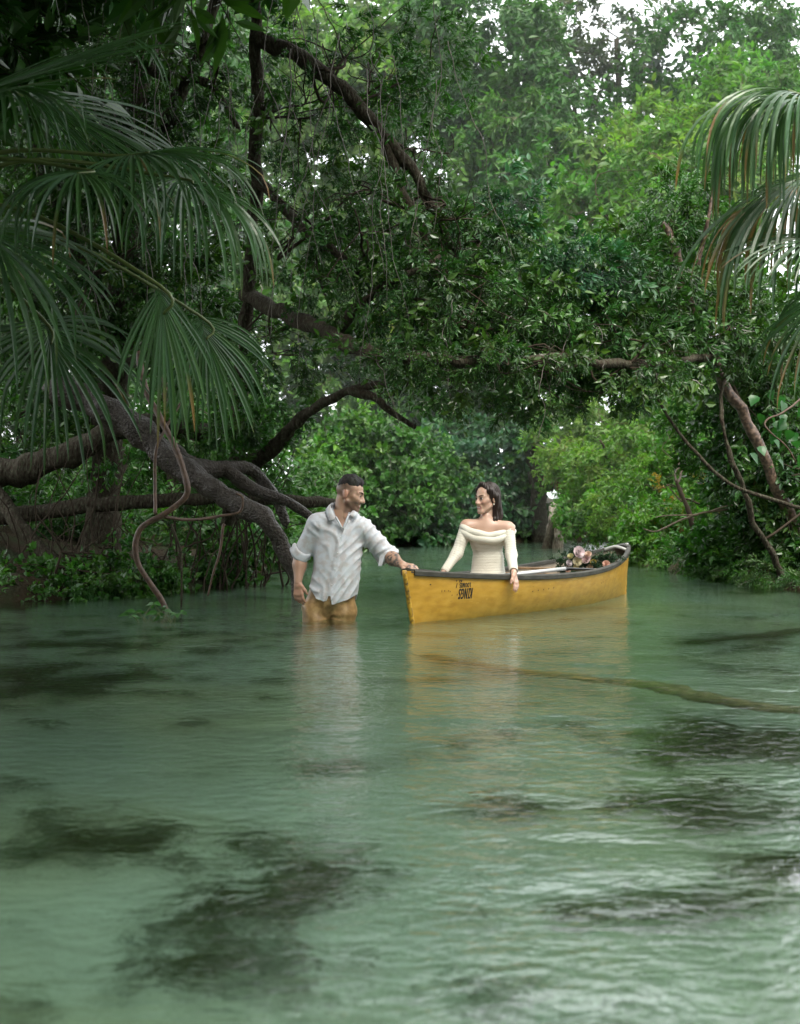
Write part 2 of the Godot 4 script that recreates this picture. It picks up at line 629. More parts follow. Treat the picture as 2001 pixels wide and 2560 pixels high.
func make_far_trees() -> void:
	var g := "trees behind the bend of the river"
	make_tree("broadleaf_tree", "tall pale green tree rising over the bend, white sky between its sparse leaves", "tree", [[[[1600, 1350, 44], [1590, 900, 44], [1560, 500, 44], [1540, 100, 44]], 0.22, 0.07], [[[1585, 800, 44], [1680, 500, 43], [1760, 200, 42]], 0.09, 0.03], [[[1570, 600, 44], [1450, 350, 45], [1420, 120, 45]], 0.08, 0.03]],
		[[1540, 90, 44, 170, 120, 2.0, 110, GREY, 0.75], [1760, 180, 42, 170, 130, 2.0, 150, MID, 0.75], [1420, 170, 45, 120, 110, 1.6, 50, GREY, 0.75], [1600, 330, 43, 200, 130, 2.0, 170, MID, 0.75], [1900, 90, 43, 150, 140, 2.0, 130, MID, 0.75]], "oval", M.leaf_soft, M.bark, 101, g)
	make_tree("broadleaf_tree", "bright lime green tree with large leaves above the yellow canoe's stern", "tree", [[[[1640, 1330, 38.4], [1660, 1000, 38.4], [1620, 760, 37.1], [1580, 560, 35.8]], 0.14, 0.05], [[[1640, 850, 38.4], [1720, 650, 37.1], [1760, 420, 37.1]], 0.06, 0.03]],
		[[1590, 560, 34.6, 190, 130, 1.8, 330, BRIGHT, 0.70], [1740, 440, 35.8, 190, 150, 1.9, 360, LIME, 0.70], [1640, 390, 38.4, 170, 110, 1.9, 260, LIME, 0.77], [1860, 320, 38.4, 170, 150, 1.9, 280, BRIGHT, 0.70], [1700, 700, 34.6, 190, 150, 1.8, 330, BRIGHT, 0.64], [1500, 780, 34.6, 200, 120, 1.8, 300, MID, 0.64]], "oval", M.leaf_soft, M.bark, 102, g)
	make_tree("broadleaf_tree", "tall mid green tree behind the overhanging limb, above the woman's head", "tree", [[[[1180, 1330, 46.1], [1190, 900, 46.1], [1230, 500, 44.8], [1240, 120, 43.5]], 0.2, 0.06], [[[1200, 700, 46.1], [1330, 450, 43.5], [1380, 250, 43.5]], 0.09, 0.03]],
		[[1180, 120, 41.0, 220, 160, 2.3, 420, MID, 0.77], [1330, 300, 39.7, 140, 120, 1.8, 170, MID, 0.70], [1220, 360, 41.0, 200, 130, 2.0, 300, BRIGHT, 0.70], [1360, 560, 38.4, 200, 140, 1.9, 380, MID, 0.64], [1150, 620, 42.2, 220, 160, 2.0, 330, BRIGHT, 0.70], [1320, 760, 41.0, 230, 120, 1.9, 330, BRIGHT, 0.64]], "oval", M.leaf, M.bark, 103, g)
	make_tree("broadleaf_tree", "vivid green tree glowing behind the tangle of dark limbs", "tree", [[[[760, 1330, 44.9], [740, 900, 44.9], [760, 400, 43.6], [780, 60, 43.6]], 0.2, 0.06], [[[740, 700, 44.9], [600, 400, 43.6], [560, 150, 43.6]], 0.09, 0.03]],
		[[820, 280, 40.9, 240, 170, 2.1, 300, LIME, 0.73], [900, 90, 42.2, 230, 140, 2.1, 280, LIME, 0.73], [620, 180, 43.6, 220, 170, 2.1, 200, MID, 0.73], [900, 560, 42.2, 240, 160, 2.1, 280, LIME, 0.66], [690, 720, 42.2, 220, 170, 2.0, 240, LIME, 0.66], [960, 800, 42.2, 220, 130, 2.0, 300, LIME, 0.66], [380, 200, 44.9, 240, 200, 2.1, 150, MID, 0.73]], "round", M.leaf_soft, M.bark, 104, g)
	make_tree("broadleaf_tree", "blue green tree filling the back of the river bend behind the couple", "tree", [[[[1090, 1330, 43.7], [1080, 1150, 43.7], [1060, 900, 43.7]], 0.2, 0.1]],
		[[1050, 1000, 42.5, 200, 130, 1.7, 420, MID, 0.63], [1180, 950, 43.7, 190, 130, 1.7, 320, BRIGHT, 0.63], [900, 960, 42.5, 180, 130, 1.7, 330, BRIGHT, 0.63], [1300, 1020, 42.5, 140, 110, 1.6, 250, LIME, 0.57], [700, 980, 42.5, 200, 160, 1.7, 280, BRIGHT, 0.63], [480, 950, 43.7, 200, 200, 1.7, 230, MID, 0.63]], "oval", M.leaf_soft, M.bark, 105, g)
	make_tree("broadleaf_tree", "far green forest tree closing the view behind the dark tangle of limbs", "tree", [[[[600, 1330, 56], [600, 700, 56], [620, 0, 56]], 0.25, 0.1]],
		[[350, 150, 56, 380, 280, 2.0, 260, BRIGHT, 1.1], [850, 150, 56, 350, 280, 2.0, 260, BRIGHT, 1.1], [500, 650, 56, 400, 280, 2.0, 260, BRIGHT, 1.1], [950, 650, 56, 350, 280, 2.0, 240, BRIGHT, 1.1], [1200, 450, 56, 200, 250, 2.0, 130, MID, 1.1], [300, 1050, 54, 350, 200, 2.0, 220, BRIGHT, 1.0]], "oval", M.leaf_soft, M.bark, 106, g)
	var h := "bushes along the far bank"
	make_tree("bush", "lush mid green bush hanging into the water behind the man's shoulder", "bush", [[[[930, 1378, 29.5], [940, 1250, 29.5], [960, 1130, 29.5]], 0.05, 0.02]],
		[[930, 1150, 29.5, 150, 100, 1.0, 300, MID, 0.38], [900, 1270, 29, 130, 90, 0.8, 240, MID, 0.36], [1040, 1210, 30, 120, 120, 1.0, 320, MID, 0.38], [1020, 1320, 30, 110, 60, 0.8, 220, BLUISH, 0.36], [830, 1210, 29, 110, 130, 0.9, 220, BRIGHT, 0.38]], "round", M.leaf, M.twig, 111, h, 4)
	make_tree("bush", "bluish green bush on the far bank behind the woman's long hair", "bush", [[[[1260, 1362, 33], [1260, 1250, 33], [1250, 1130, 33]], 0.06, 0.02]],
		[[1230, 1150, 33, 140, 110, 1.0, 280, BLUISH, 0.42], [1180, 1270, 32.5, 120, 80, 0.8, 300, BLUISH, 0.38], [1300, 1240, 33, 100, 90, 0.8, 240, MID, 0.38], [1270, 1320, 33, 120, 45, 0.7, 180, DEEP, 0.36]], "round", M.leaf, M.twig, 112, h, 4)
	make_tree("bush", "great pale lime bush arching over the far water above the flowers", "bush", [[[[1560, 1372, 29], [1550, 1250, 29], [1500, 1100, 28.5]], 0.08, 0.02], [[[1550, 1250, 29], [1640, 1130, 28.5]], 0.05, 0.02]],
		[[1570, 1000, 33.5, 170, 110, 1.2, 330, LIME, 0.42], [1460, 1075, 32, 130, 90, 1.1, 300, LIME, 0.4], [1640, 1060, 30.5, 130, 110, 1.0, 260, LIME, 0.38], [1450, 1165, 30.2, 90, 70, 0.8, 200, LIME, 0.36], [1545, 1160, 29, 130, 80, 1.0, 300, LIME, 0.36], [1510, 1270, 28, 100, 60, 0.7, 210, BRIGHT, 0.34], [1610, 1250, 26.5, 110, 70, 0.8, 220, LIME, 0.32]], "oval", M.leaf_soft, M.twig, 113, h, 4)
	make_tree("bush", "leafy bush with yellow and orange leaves hanging over the water by the stern", "bush", [[[[1760, 1425, 21.5], [1740, 1330, 21.5], [1690, 1200, 21.5]], 0.06, 0.02]],
		[[1650, 1240, 24.5, 110, 70, 0.8, 220, BRIGHT, 0.3], [1750, 1160, 25, 120, 110, 0.9, 280, BRIGHT, 0.32], [1690, 1310, 22.5, 110, 60, 0.7, 230, BRIGHT, 0.28], [1640, 1290, 23, 90, 60, 0.6, 34, AMBER, 0.16], [1720, 1250, 22.4, 130, 70, 0.5, 34, AMBER, 0.16], [1620, 1370, 22.5, 80, 40, 0.5, 150, BRIGHT, 0.26], [1740, 1385, 21, 90, 40, 0.5, 160, MID, 0.26]], "oval", M.leaf, M.twig, 114, h, 4)
	# the trunk that stands in the water at the bend, and the palm that leans from the far bank
	var t := thing("tree_stump", "pale weathered tree trunk standing in the water at the far bend", "tree trunk", Vector3.ZERO)
	mi("trunk", tube_mesh(smooth_path(pix([[1381, 1400, 28.8], [1384, 1350, 28.8], [1389, 1300, 28.8], [1393, 1262, 29]]), 6, 0.02), 0.17, 0.1, 12, 0.6), M.pale_bark, t)
	mi("root_flare", tube_mesh(smooth_path(pix([[1364, 1392, 28.6], [1371, 1350, 28.6], [1380, 1300, 28.7]]), 5, 0.02), 0.1, 0.05, 8, 0.5), M.bark, t)
	mi("root_flare", tube_mesh(smooth_path(pix([[1400, 1392, 28.7], [1399, 1350, 28.7], [1396, 1300, 28.7]]), 5, 0.02), 0.08, 0.04, 8, 0.5), M.pale_bark, t)

func make_right_bank() -> void:
	var g := "trees on the bank by the stern"
	make_tree("broadleaf_tree", "slender tree with reddish flaking bark leaning over the bank by the stern", "tree",
		[[[[2060, 1460, 17], [2000, 1330, 17], [1935, 1200, 16.8], [1860, 1040, 16.6], [1785, 900, 16.4], [1725, 770, 16.2], [1690, 640, 16], [1655, 560, 16]], 0.07, 0.03], [[[1725, 770, 16.2], [1760, 600, 16], [1790, 420, 16]], 0.03, 0.012]],
		[[1640, 700, 16, 170, 110, 0.7, 170, DEEP, 0.3], [1560, 830, 15.6, 190, 90, 0.7, 210, DEEP, 0.3], [1780, 820, 16.4, 150, 120, 0.7, 190, DEEP, 0.3], [1480, 690, 15.4, 120, 70, 0.5, 130, BLUISH, 0.28], [1900, 900, 17.5, 150, 150, 0.8, 220, DEEP, 0.32], [1700, 560, 16.5, 120, 90, 0.6, 110, MID, 0.3]], "narrow", M.gloss_leaf, textured(mat(1, 1, 1, 0.5), noise_tex(0.03, 4, 256, FastNoiseLite.TYPE_SIMPLEX_SMOOTH, ramp([[0.3, 0.03, 0.02, 0.014], [0.5, 0.1, 0.06, 0.04], [0.75, 0.22, 0.15, 0.11]])), null, 2.5, 0), 121, g, 4)
	make_tree("broadleaf_tree", "dark stem leaning out from the muddy bank at the water's edge", "tree",
		[[[[1985, 1470, 16.6], [1960, 1440, 16.5], [1900, 1330, 16.3], [1860, 1220, 16.1], [1825, 1130, 16], [1806, 1060, 16], [1812, 950, 16.2]], 0.035, 0.015]],
		[[1900, 1120, 17.5, 120, 130, 0.7, 190, DEEP, 0.3], [1960, 1270, 17.5, 120, 130, 0.7, 230, DEEP, 0.3], [1830, 1040, 18, 130, 140, 0.8, 200, MID, 0.3]], "oval", M.gloss_leaf, M.bark, 122, g, 4)
	make_tree("bush", "dense dark bush crowding the bank under the drooping palm", "bush", [[[[1950, 1440, 18.5], [1940, 1300, 18.5], [1930, 1150, 19]], 0.05, 0.02]],
		[[1870, 1290, 19, 120, 110, 0.7, 300, MID, 0.3], [1990, 1150, 19.5, 140, 180, 0.8, 330, DEEP, 0.34], [1850, 1390, 18, 110, 50, 0.5, 220, MID, 0.26], [1990, 1400, 17.4, 90, 60, 0.5, 200, DEEP, 0.26], [1990, 850, 20, 130, 200, 0.8, 260, DEEP, 0.36], [1800, 960, 26, 170, 170, 1.0, 260, BRIGHT, 0.42]], "oval", M.leaf, M.twig, 123, "bushes along the far bank", 4)
	make_tree("bush", "low fern-like bush trailing into the water at the foot of the dark stem", "bush", [[[[1930, 1465, 16.9], [1925, 1440, 16.9], [1920, 1420, 16.9]], 0.015, 0.008]],
		[[1960, 1440, 16.8, 90, 30, 0.4, 260, DEEP, 0.2], [1860, 1435, 17.6, 90, 28, 0.4, 240, MID, 0.2], [1780, 1420, 19, 80, 26, 0.4, 200, MID, 0.2], [2010, 1465, 16.2, 70, 22, 0.3, 160, DEEP, 0.18], [1690, 1400, 21, 70, 26, 0.4, 180, BRIGHT, 0.22]], "fern", M.leaf, M.twig, 124, "", 4)
	# bare branches over the water
	var b := thing("bare_branch", "bare pale branch forking out over the water beside the stern", "branch", Vector3.ZERO)
	mi("stem", tube_mesh(smooth_path(pix([[2010, 1240, 18], [1930, 1266, 17.8], [1870, 1268, 17.6], [1800, 1277, 17.5], [1730, 1290, 17.4], [1650, 1328, 17.3], [1610, 1322, 17.3]]), 6, 0.02), 0.018, 0.007, 6), M.bare, b)
	mi("fork", tube_mesh(smooth_path(pix([[1770, 1282, 17.5], [1830, 1262, 17.4], [1890, 1264, 17.4]]), 6, 0.015), 0.01, 0.006, 6), M.bare, b)
	mi("fork", tube_mesh(smooth_path(pix([[1745, 1287, 17.4], [1700, 1288, 17.3], [1640, 1294, 17.2]]), 6, 0.015), 0.012, 0.004, 6), M.bare, b)
	var v := thing("vine", "dark rope-like vine slung down across the bank thicket to the palm side", "vine", Vector3.ZERO)
	mi("stem", tube_mesh(smooth_path(pix([[1640, 985, 16], [1690, 1070, 15.9], [1750, 1140, 15.8], [1800, 1190, 15.8], [1850, 1222, 15.8], [1930, 1250, 15.9], [2030, 1280, 16]]), 6, 0.015), 0.014, 0.02, 7), M.bark, v)
	# a creeper with broad leaves
	var c := thing("creeper", "creeper with broad heart-shaped leaves hanging on the bank thicket", "creeper", Vector3.ZERO)
	mi("stem", tube_mesh(smooth_path(pix([[2020, 990, 15.4], [1960, 1030, 15.2], [1910, 1060, 15.1], [1960, 1110, 15.1], [1990, 1160, 15.2]]), 6, 0.03), 0.01, 0.006, 5), M.vine, c)
	rng.seed = 501
	for k in 26:
		var st := st_new()
		var a := rng.randf() * TAU
		var p := P(1945 + rng.randfn() * 34, 1075 + rng.randfn() * 42, 15.1 + rng.randf_range(-0.15, 0.15))
		var dir := Vector3(cos(a) * 0.6, -0.55, sin(a) * 0.6).normalized()
		var vv := rng.randf_range(0.7, 1.3)
		add_leaf(st, p, dir, (Vector3.UP + Vector3(rng.randfn(), 0, rng.randfn() + 0.6) * 0.4).normalized(), rng.randf_range(0.08, 0.13), rng.randf_range(0.08, 0.11), 0.25, Color(0.035 * vv, 0.13 * vv, 0.035 * vv), 1)
		st.generate_normals()
		mi("leaf", st.commit(), M.leaf, c)

func make_left_bank() -> void:
	var g := "trees overhanging the river from the dark bank"
	# the great tree whose limbs cross the river
	make_tree("oak_tree", "great dark tree with a long crooked limb reaching right across the river", "tree",
		[[[[560, 1480, 17.5], [575, 1300, 17.3], [600, 1050, 17], [615, 800, 16.8], [640, 450, 16.6], [640, 100, 16.5], [610, -150, 16.5]], 0.09, 0.05],
		[[[612, 740, 16.8], [720, 790, 15.8], [830, 835, 15], [920, 880, 14.5], [1040, 902, 14.1], [1200, 908, 14], [1350, 898, 14.1], [1520, 902, 14.5], [1700, 905, 15.4], [1790, 885, 16.3]], 0.075, 0.028],
		[[[640, 100, 16.5], [760, 150, 16.2], [850, 220, 16], [950, 330, 15.8], [1040, 440, 15.7], [1120, 590, 15.6], [1200, 690, 15.6]], 0.085, 0.025],
		[[[590, 1160, 17.1], [660, 1145, 16.6], [720, 1085, 16.2], [800, 1010, 15.8], [900, 972, 15.5], [1030, 945, 15.3]], 0.085, 0.03],
		[[[880, 975, 15.5], [950, 1005, 15.4], [1040, 1068, 15.4]], 0.05, 0.02],
		[[[950, 330, 15.8], [1020, 500, 15.6], [1080, 640, 15.4], [1130, 780, 15.2]], 0.05, 0.02],
		[[[830, 835, 15.4], [900, 760, 15.2], [990, 700, 15], [1100, 640, 15]], 0.05, 0.02],
		[[[640, 450, 16.6], [750, 560, 16], [860, 640, 15.6], [980, 680, 15.4]], 0.06, 0.02]],
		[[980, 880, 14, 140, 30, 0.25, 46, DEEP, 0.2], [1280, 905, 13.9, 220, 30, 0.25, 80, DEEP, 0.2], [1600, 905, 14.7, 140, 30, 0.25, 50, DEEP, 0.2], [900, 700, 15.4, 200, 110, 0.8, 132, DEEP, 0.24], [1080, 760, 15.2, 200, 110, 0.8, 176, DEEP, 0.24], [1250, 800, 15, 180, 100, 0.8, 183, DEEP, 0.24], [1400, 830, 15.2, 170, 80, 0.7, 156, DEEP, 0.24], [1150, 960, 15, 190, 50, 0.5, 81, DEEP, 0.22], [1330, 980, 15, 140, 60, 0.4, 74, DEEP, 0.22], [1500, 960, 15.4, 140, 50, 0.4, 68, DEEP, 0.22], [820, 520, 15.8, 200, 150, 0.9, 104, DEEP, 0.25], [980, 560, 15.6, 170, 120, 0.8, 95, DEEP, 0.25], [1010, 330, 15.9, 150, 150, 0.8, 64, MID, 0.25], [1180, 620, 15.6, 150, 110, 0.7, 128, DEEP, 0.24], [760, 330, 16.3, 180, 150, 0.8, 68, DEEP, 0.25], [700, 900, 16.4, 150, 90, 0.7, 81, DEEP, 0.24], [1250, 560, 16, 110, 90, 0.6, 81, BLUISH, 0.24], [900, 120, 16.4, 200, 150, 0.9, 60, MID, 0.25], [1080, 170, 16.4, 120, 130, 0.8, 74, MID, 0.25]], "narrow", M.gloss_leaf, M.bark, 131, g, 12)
	# its high crown and that of its neighbour shade the bank from above the picture
	make_tree("oak_tree", "dark tree thick with hanging vines behind the fan palms", "tree",
		[[[[250, 1490, 18.5], [260, 1200, 18.4], [300, 800, 18.2], [330, 400, 18], [350, 0, 18], [360, -400, 18]], 0.2, 0.12], [[[330, 400, 18], [450, 250, 17.6], [520, 60, 17.4], [600, -200, 17.2]], 0.09, 0.05], [[[300, 800, 18.2], [180, 600, 18], [90, 350, 18], [60, 100, 18]], 0.08, 0.03], [[[340, 150, 18], [420, 190, 17.5], [520, 210, 17.3], [600, 330, 17.2]], 0.06, 0.03]],
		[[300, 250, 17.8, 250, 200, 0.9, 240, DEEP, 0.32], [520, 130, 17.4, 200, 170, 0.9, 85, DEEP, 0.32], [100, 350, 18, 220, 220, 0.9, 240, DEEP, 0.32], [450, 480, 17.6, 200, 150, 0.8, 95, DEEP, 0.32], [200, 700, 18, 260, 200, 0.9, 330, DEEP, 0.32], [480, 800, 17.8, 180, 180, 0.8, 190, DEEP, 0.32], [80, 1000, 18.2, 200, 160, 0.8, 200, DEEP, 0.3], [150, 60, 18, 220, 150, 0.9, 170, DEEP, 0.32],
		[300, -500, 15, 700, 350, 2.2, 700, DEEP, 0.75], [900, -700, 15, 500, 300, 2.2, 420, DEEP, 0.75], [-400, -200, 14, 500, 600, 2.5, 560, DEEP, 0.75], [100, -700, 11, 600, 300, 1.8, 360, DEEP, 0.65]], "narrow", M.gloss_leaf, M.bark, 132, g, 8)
	make_tree("broadleaf_tree", "dim thicket tree standing deep in the shade behind the logs", "tree",
		[[[[420, 1470, 22], [430, 1200, 22], [420, 900, 22]], 0.12, 0.06]],
		[[250, 1160, 22.5, 300, 120, 0.8, 260, MID, 0.36], [550, 1100, 22.5, 200, 150, 0.8, 220, MID, 0.36], [420, 1330, 21, 260, 100, 0.7, 360, MID, 0.32], [90, 1330, 19, 200, 110, 0.7, 330, MID, 0.32], [650, 1330, 22, 130, 90, 0.6, 280, MID, 0.32], [740, 1280, 25, 120, 120, 0.8, 280, MID, 0.34], [520, 1060, 16.6, 130, 70, 0.5, 90, MID, 0.2], [680, 1030, 16.4, 110, 70, 0.5, 90, MID, 0.2], [420, 1200, 16.6, 150, 60, 0.5, 90, MID, 0.2], [620, 1210, 16.6, 90, 50, 0.4, 70, MID, 0.2], [800, 1360, 26, 90, 40, 0.5, 150, MID, 0.3]], "oval", M.leaf, M.bark, 133, g, 4)
	# deep forest behind the palms, and the crowns that roof the river over the palms and the people
	make_tree("broadleaf_tree", "shadowed forest tree closing the gap behind the fan palms", "tree",
		[[[[60, 1440, 27], [80, 900, 27], [120, 300, 27], [130, -300, 27]], 0.25, 0.12]],
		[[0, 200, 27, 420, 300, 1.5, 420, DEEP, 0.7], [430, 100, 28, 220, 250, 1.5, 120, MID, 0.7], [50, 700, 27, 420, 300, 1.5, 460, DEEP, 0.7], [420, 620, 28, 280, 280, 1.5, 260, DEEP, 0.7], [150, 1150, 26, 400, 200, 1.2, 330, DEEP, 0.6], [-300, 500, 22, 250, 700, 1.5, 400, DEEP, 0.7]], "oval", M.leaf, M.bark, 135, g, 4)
	make_tree("oak_tree", "spreading tree whose crown roofs the water in front of the palms", "tree",
		[[[[-700, 1600, 11], [-640, 900, 10.6], [-560, 0, 10], [-300, -500, 9.5]], 0.25, 0.14], [[[-560, 0, 10], [0, -600, 9], [600, -900, 8.4]], 0.14, 0.05]],
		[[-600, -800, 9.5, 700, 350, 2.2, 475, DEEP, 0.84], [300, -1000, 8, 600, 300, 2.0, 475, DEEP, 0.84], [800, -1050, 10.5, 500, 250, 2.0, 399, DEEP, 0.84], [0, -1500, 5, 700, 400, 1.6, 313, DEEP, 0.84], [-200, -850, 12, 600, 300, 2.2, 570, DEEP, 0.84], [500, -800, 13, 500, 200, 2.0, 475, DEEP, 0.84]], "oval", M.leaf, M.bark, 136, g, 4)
	# the forest goes on round the photographer: trees on both banks and behind
	for k in [[-7.0, 1.5, 4.5], [-6.5, -4.5, 4.5], [-4.0, 8.0, 5.0], [2.0, 10.0, 5.5], [7.5, 6.5, 5.0], [8.5, -1.0, 4.5], [8.0, -7.0, 4.5], [-5.0, -8.5, 4.0], [-3.0, 2.5, 6.0]]:
		var t := thing("broadleaf_tree", "dense green tree on the bank beside and behind the photographer", "tree", Vector3.ZERO, "trees round the photographer")
		mi("trunk", tube_mesh(smooth_path([Vector3(k[0], -0.1, k[1]), Vector3(k[0] + 0.2, 3.0, k[1]), Vector3(k[0], 7.0, k[1] + 0.2)], 6, 0.05), 0.2, 0.1, 10, 0.3), M.bark, t)
		add_foliage(t, "crown", "oval", M.leaf, [[Vector3(k[0], 2.4, k[1]), Vector3(2.2, 1.9, 2.2), 130, MID, 1.1], [Vector3(k[0], k[2] + 0.8, k[1]), Vector3(2.6, 2.4, 2.6), 180, MID, 1.1]], 140 + int(k[0] * 3.0), 0.3)
	# leaning trunks and logs
	var w := thing("leaning_trunk", "wet forked trunk leaning down to the water with shining bark", "tree trunk", Vector3.ZERO)
	mi("trunk", tube_mesh(smooth_path(pix([[150, 960, 15.6], [260, 1020, 15.5], [350, 1080, 15.4], [430, 1155, 15.3], [500, 1205, 15.2], [570, 1245, 15.1], [650, 1285, 15], [700, 1360, 15], [735, 1440, 15], [745, 1510, 15]]), 8, 0.05), 0.14, 0.05, 14, 0.5), M.wet_bark, w)
	mi("limb", tube_mesh(smooth_path(pix([[390, 1110, 15.4], [470, 1165, 15.6], [560, 1172, 15.8], [640, 1180, 16], [690, 1240, 16], [720, 1310, 16]]), 8, 0.05), 0.1, 0.045, 12, 0.5), M.wet_bark, w)
	mi("limb", tube_mesh(smooth_path(pix([[560, 1172, 15.8], [640, 1225, 15.7], [720, 1255, 15.6], [780, 1300, 15.6]]), 8, 0.02), 0.07, 0.04, 10, 0.3), M.wet_bark, w)
	var d := thing("leaning_trunk", "thick dark trunk lying low over the shaded bank under the palms", "tree trunk", Vector3.ZERO)
	mi("trunk", tube_mesh(smooth_path(pix([[-120, 1200, 16.5], [20, 1180, 16.4], [140, 1150, 16.3], [260, 1090, 16.2], [380, 1060, 16.4], [520, 1080, 17]]), 8, 0.05), 0.15, 0.09, 12, 0.5), M.bark, d)
	mi("limb", tube_mesh(smooth_path(pix([[-60, 1190, 16.4], [10, 1250, 16.2], [60, 1330, 16], [180, 1450, 15.8], [200, 1490, 15.8]]), 8, 0.03), 0.09, 0.05, 10, 0.3), M.bark, d)
	var e := thing("fallen_log", "long straight log lying level across the shaded bank behind the man", "log", Vector3.ZERO)
	mi("trunk", tube_mesh(smooth_path(pix([[-80, 1290, 16.6], [80, 1285, 16.5], [230, 1262, 16.3], [420, 1250, 16.2], [600, 1248, 16.2], [760, 1252, 16.5], [850, 1258, 17]]), 8, 0.03), 0.085, 0.05, 10, 0.4), M.bark, e)
	mi("limb", tube_mesh(smooth_path(pix([[230, 1262, 16.3], [210, 1380, 16], [190, 1500, 15.8]]), 6, 0.02), 0.05, 0.04, 8, 0.3), M.bark, e)
	# the reddish vine that loops down before the logs
	var v := thing("vine", "thick reddish woody vine looping down before the dark logs into the water", "vine", Vector3.ZERO)
	mi("stem", tube_mesh(smooth_path(pix([[350, 880, 13.6], [362, 970, 13.5], [400, 1050, 13.4], [440, 1120, 13.3], [466, 1200, 13.2], [462, 1245, 13.2], [400, 1292, 13.2], [350, 1325, 13.2], [342, 1390, 13.2], [370, 1450, 13.2], [410, 1510, 13.2], [420, 1560, 13.2]]), 8, 0.02), 0.026, 0.02, 8, 0.25), M.vine, v)
	mi("branch", tube_mesh(smooth_path(pix([[405, 1290, 13.2], [480, 1300, 13.3], [560, 1292, 13.4], [600, 1280, 13.4], [606, 1245, 13.4], [590, 1235, 13.4]]), 8, 0.015), 0.014, 0.008, 7), M.vine, v)
	mi("branch", tube_mesh(smooth_path(pix([[390, 1285, 13.2], [388, 1200, 13.4], [392, 1120, 13.4], [420, 1060, 13.5], [470, 970, 13.6], [480, 900, 13.7]]), 8, 0.015), 0.015, 0.008, 7), M.vine, v)
	mi("branch", tube_mesh(smooth_path(pix([[562, 1310, 13.5], [550, 1380, 13.5], [535, 1430, 13.5], [520, 1490, 13.5]]), 8, 0.012), 0.012, 0.006, 7), M.vine, v)
	mi("branch", tube_mesh(smooth_path(pix([[430, 1310, 13.6], [450, 1380, 13.6], [455, 1450, 13.6], [452, 1520, 13.6]]), 8, 0.012), 0.011, 0.007, 7), M.bark, v)
	# undergrowth on the bank
	make_tree("bush", "low dark leafy bush at the water's edge under the palm fronds", "bush", [[[[120, 1500, 14.8], [130, 1440, 14.8], [150, 1380, 14.8]], 0.02, 0.01]],
		[[100, 1440, 15.2, 160, 50, 0.5, 260, MID, 0.2], [330, 1440, 15.4, 140, 50, 0.5, 220, MID, 0.2], [40, 1480, 14.6, 110, 25, 0.3, 130, MID, 0.16], [230, 1480, 14.8, 100, 22, 0.3, 120, MID, 0.16], [560, 1420, 17, 90, 45, 0.5, 130, MID, 0.2]], "round", M.leaf, M.twig, 134, "", 6)
	# a tangle of bare stems on the shaded bank
	rng.seed = 650
	for k in 5:
		var c := P([60, 260, 430, 560, 640][k], 1430, [15.8, 15.6, 16.2, 16.6, 16.8][k])
		c.y = 0.0
		var o := thing("bare_shrub", "tangle of thin bare stems growing on the shaded bank among the logs", "shrub", c, "bare stems among the logs")
		for j in 13:
			var a := rng.randf() * TAU
			var h := rng.randf_range(0.5, 1.5)
			var q := Vector3(cos(a) * rng.randf_range(0.1, 0.8), h, sin(a) * 0.4)
			var foot := Vector3(rng.randfn() * 0.12, -0.2, rng.randfn() * 0.1)
			mi("stem", tube_mesh(smooth_path([foot, foot.lerp(q, 0.35) + Vector3(rng.randfn(), 0.4, rng.randfn()) * 0.1, foot.lerp(q, 0.7) + Vector3(rng.randfn(), rng.randfn(), rng.randfn()) * 0.16, q], 5, 0.04), rng.randf_range(0.008, 0.016), 0.003, 5), M.twig, o)
	# thin vines
	rng.seed = 601
	for k in 50:
		var px := rng.randf_range(60, 1250) if k < 38 else rng.randf_range(900, 1500)
		var py := rng.randf_range(-60, 260) if k < 38 else rng.randf_range(700, 900)
		var dd := rng.randf_range(13.2, 15.0)
		var drop := rng.randf_range(300, 900) if k < 38 else rng.randf_range(100, 260)
		var pts := []
		var sway := rng.randf_range(-0.25, 0.35)
		for i in 7:
			var t := i / 6.0
			pts.append(P(px + drop * sway * t + rng.randf_range(-12, 12), py + drop * t, dd + rng.randf_range(-0.08, 0.08)))
		var o := mi("vine", tube_mesh(smooth_path(pts, 5, 0.05), rng.randf_range(0.0025, 0.0048), 0.0018, 4), M.thin_vine)
		tag(o, "thin bare vine hanging from the overhanging trees", "vine", "thin hanging vines")

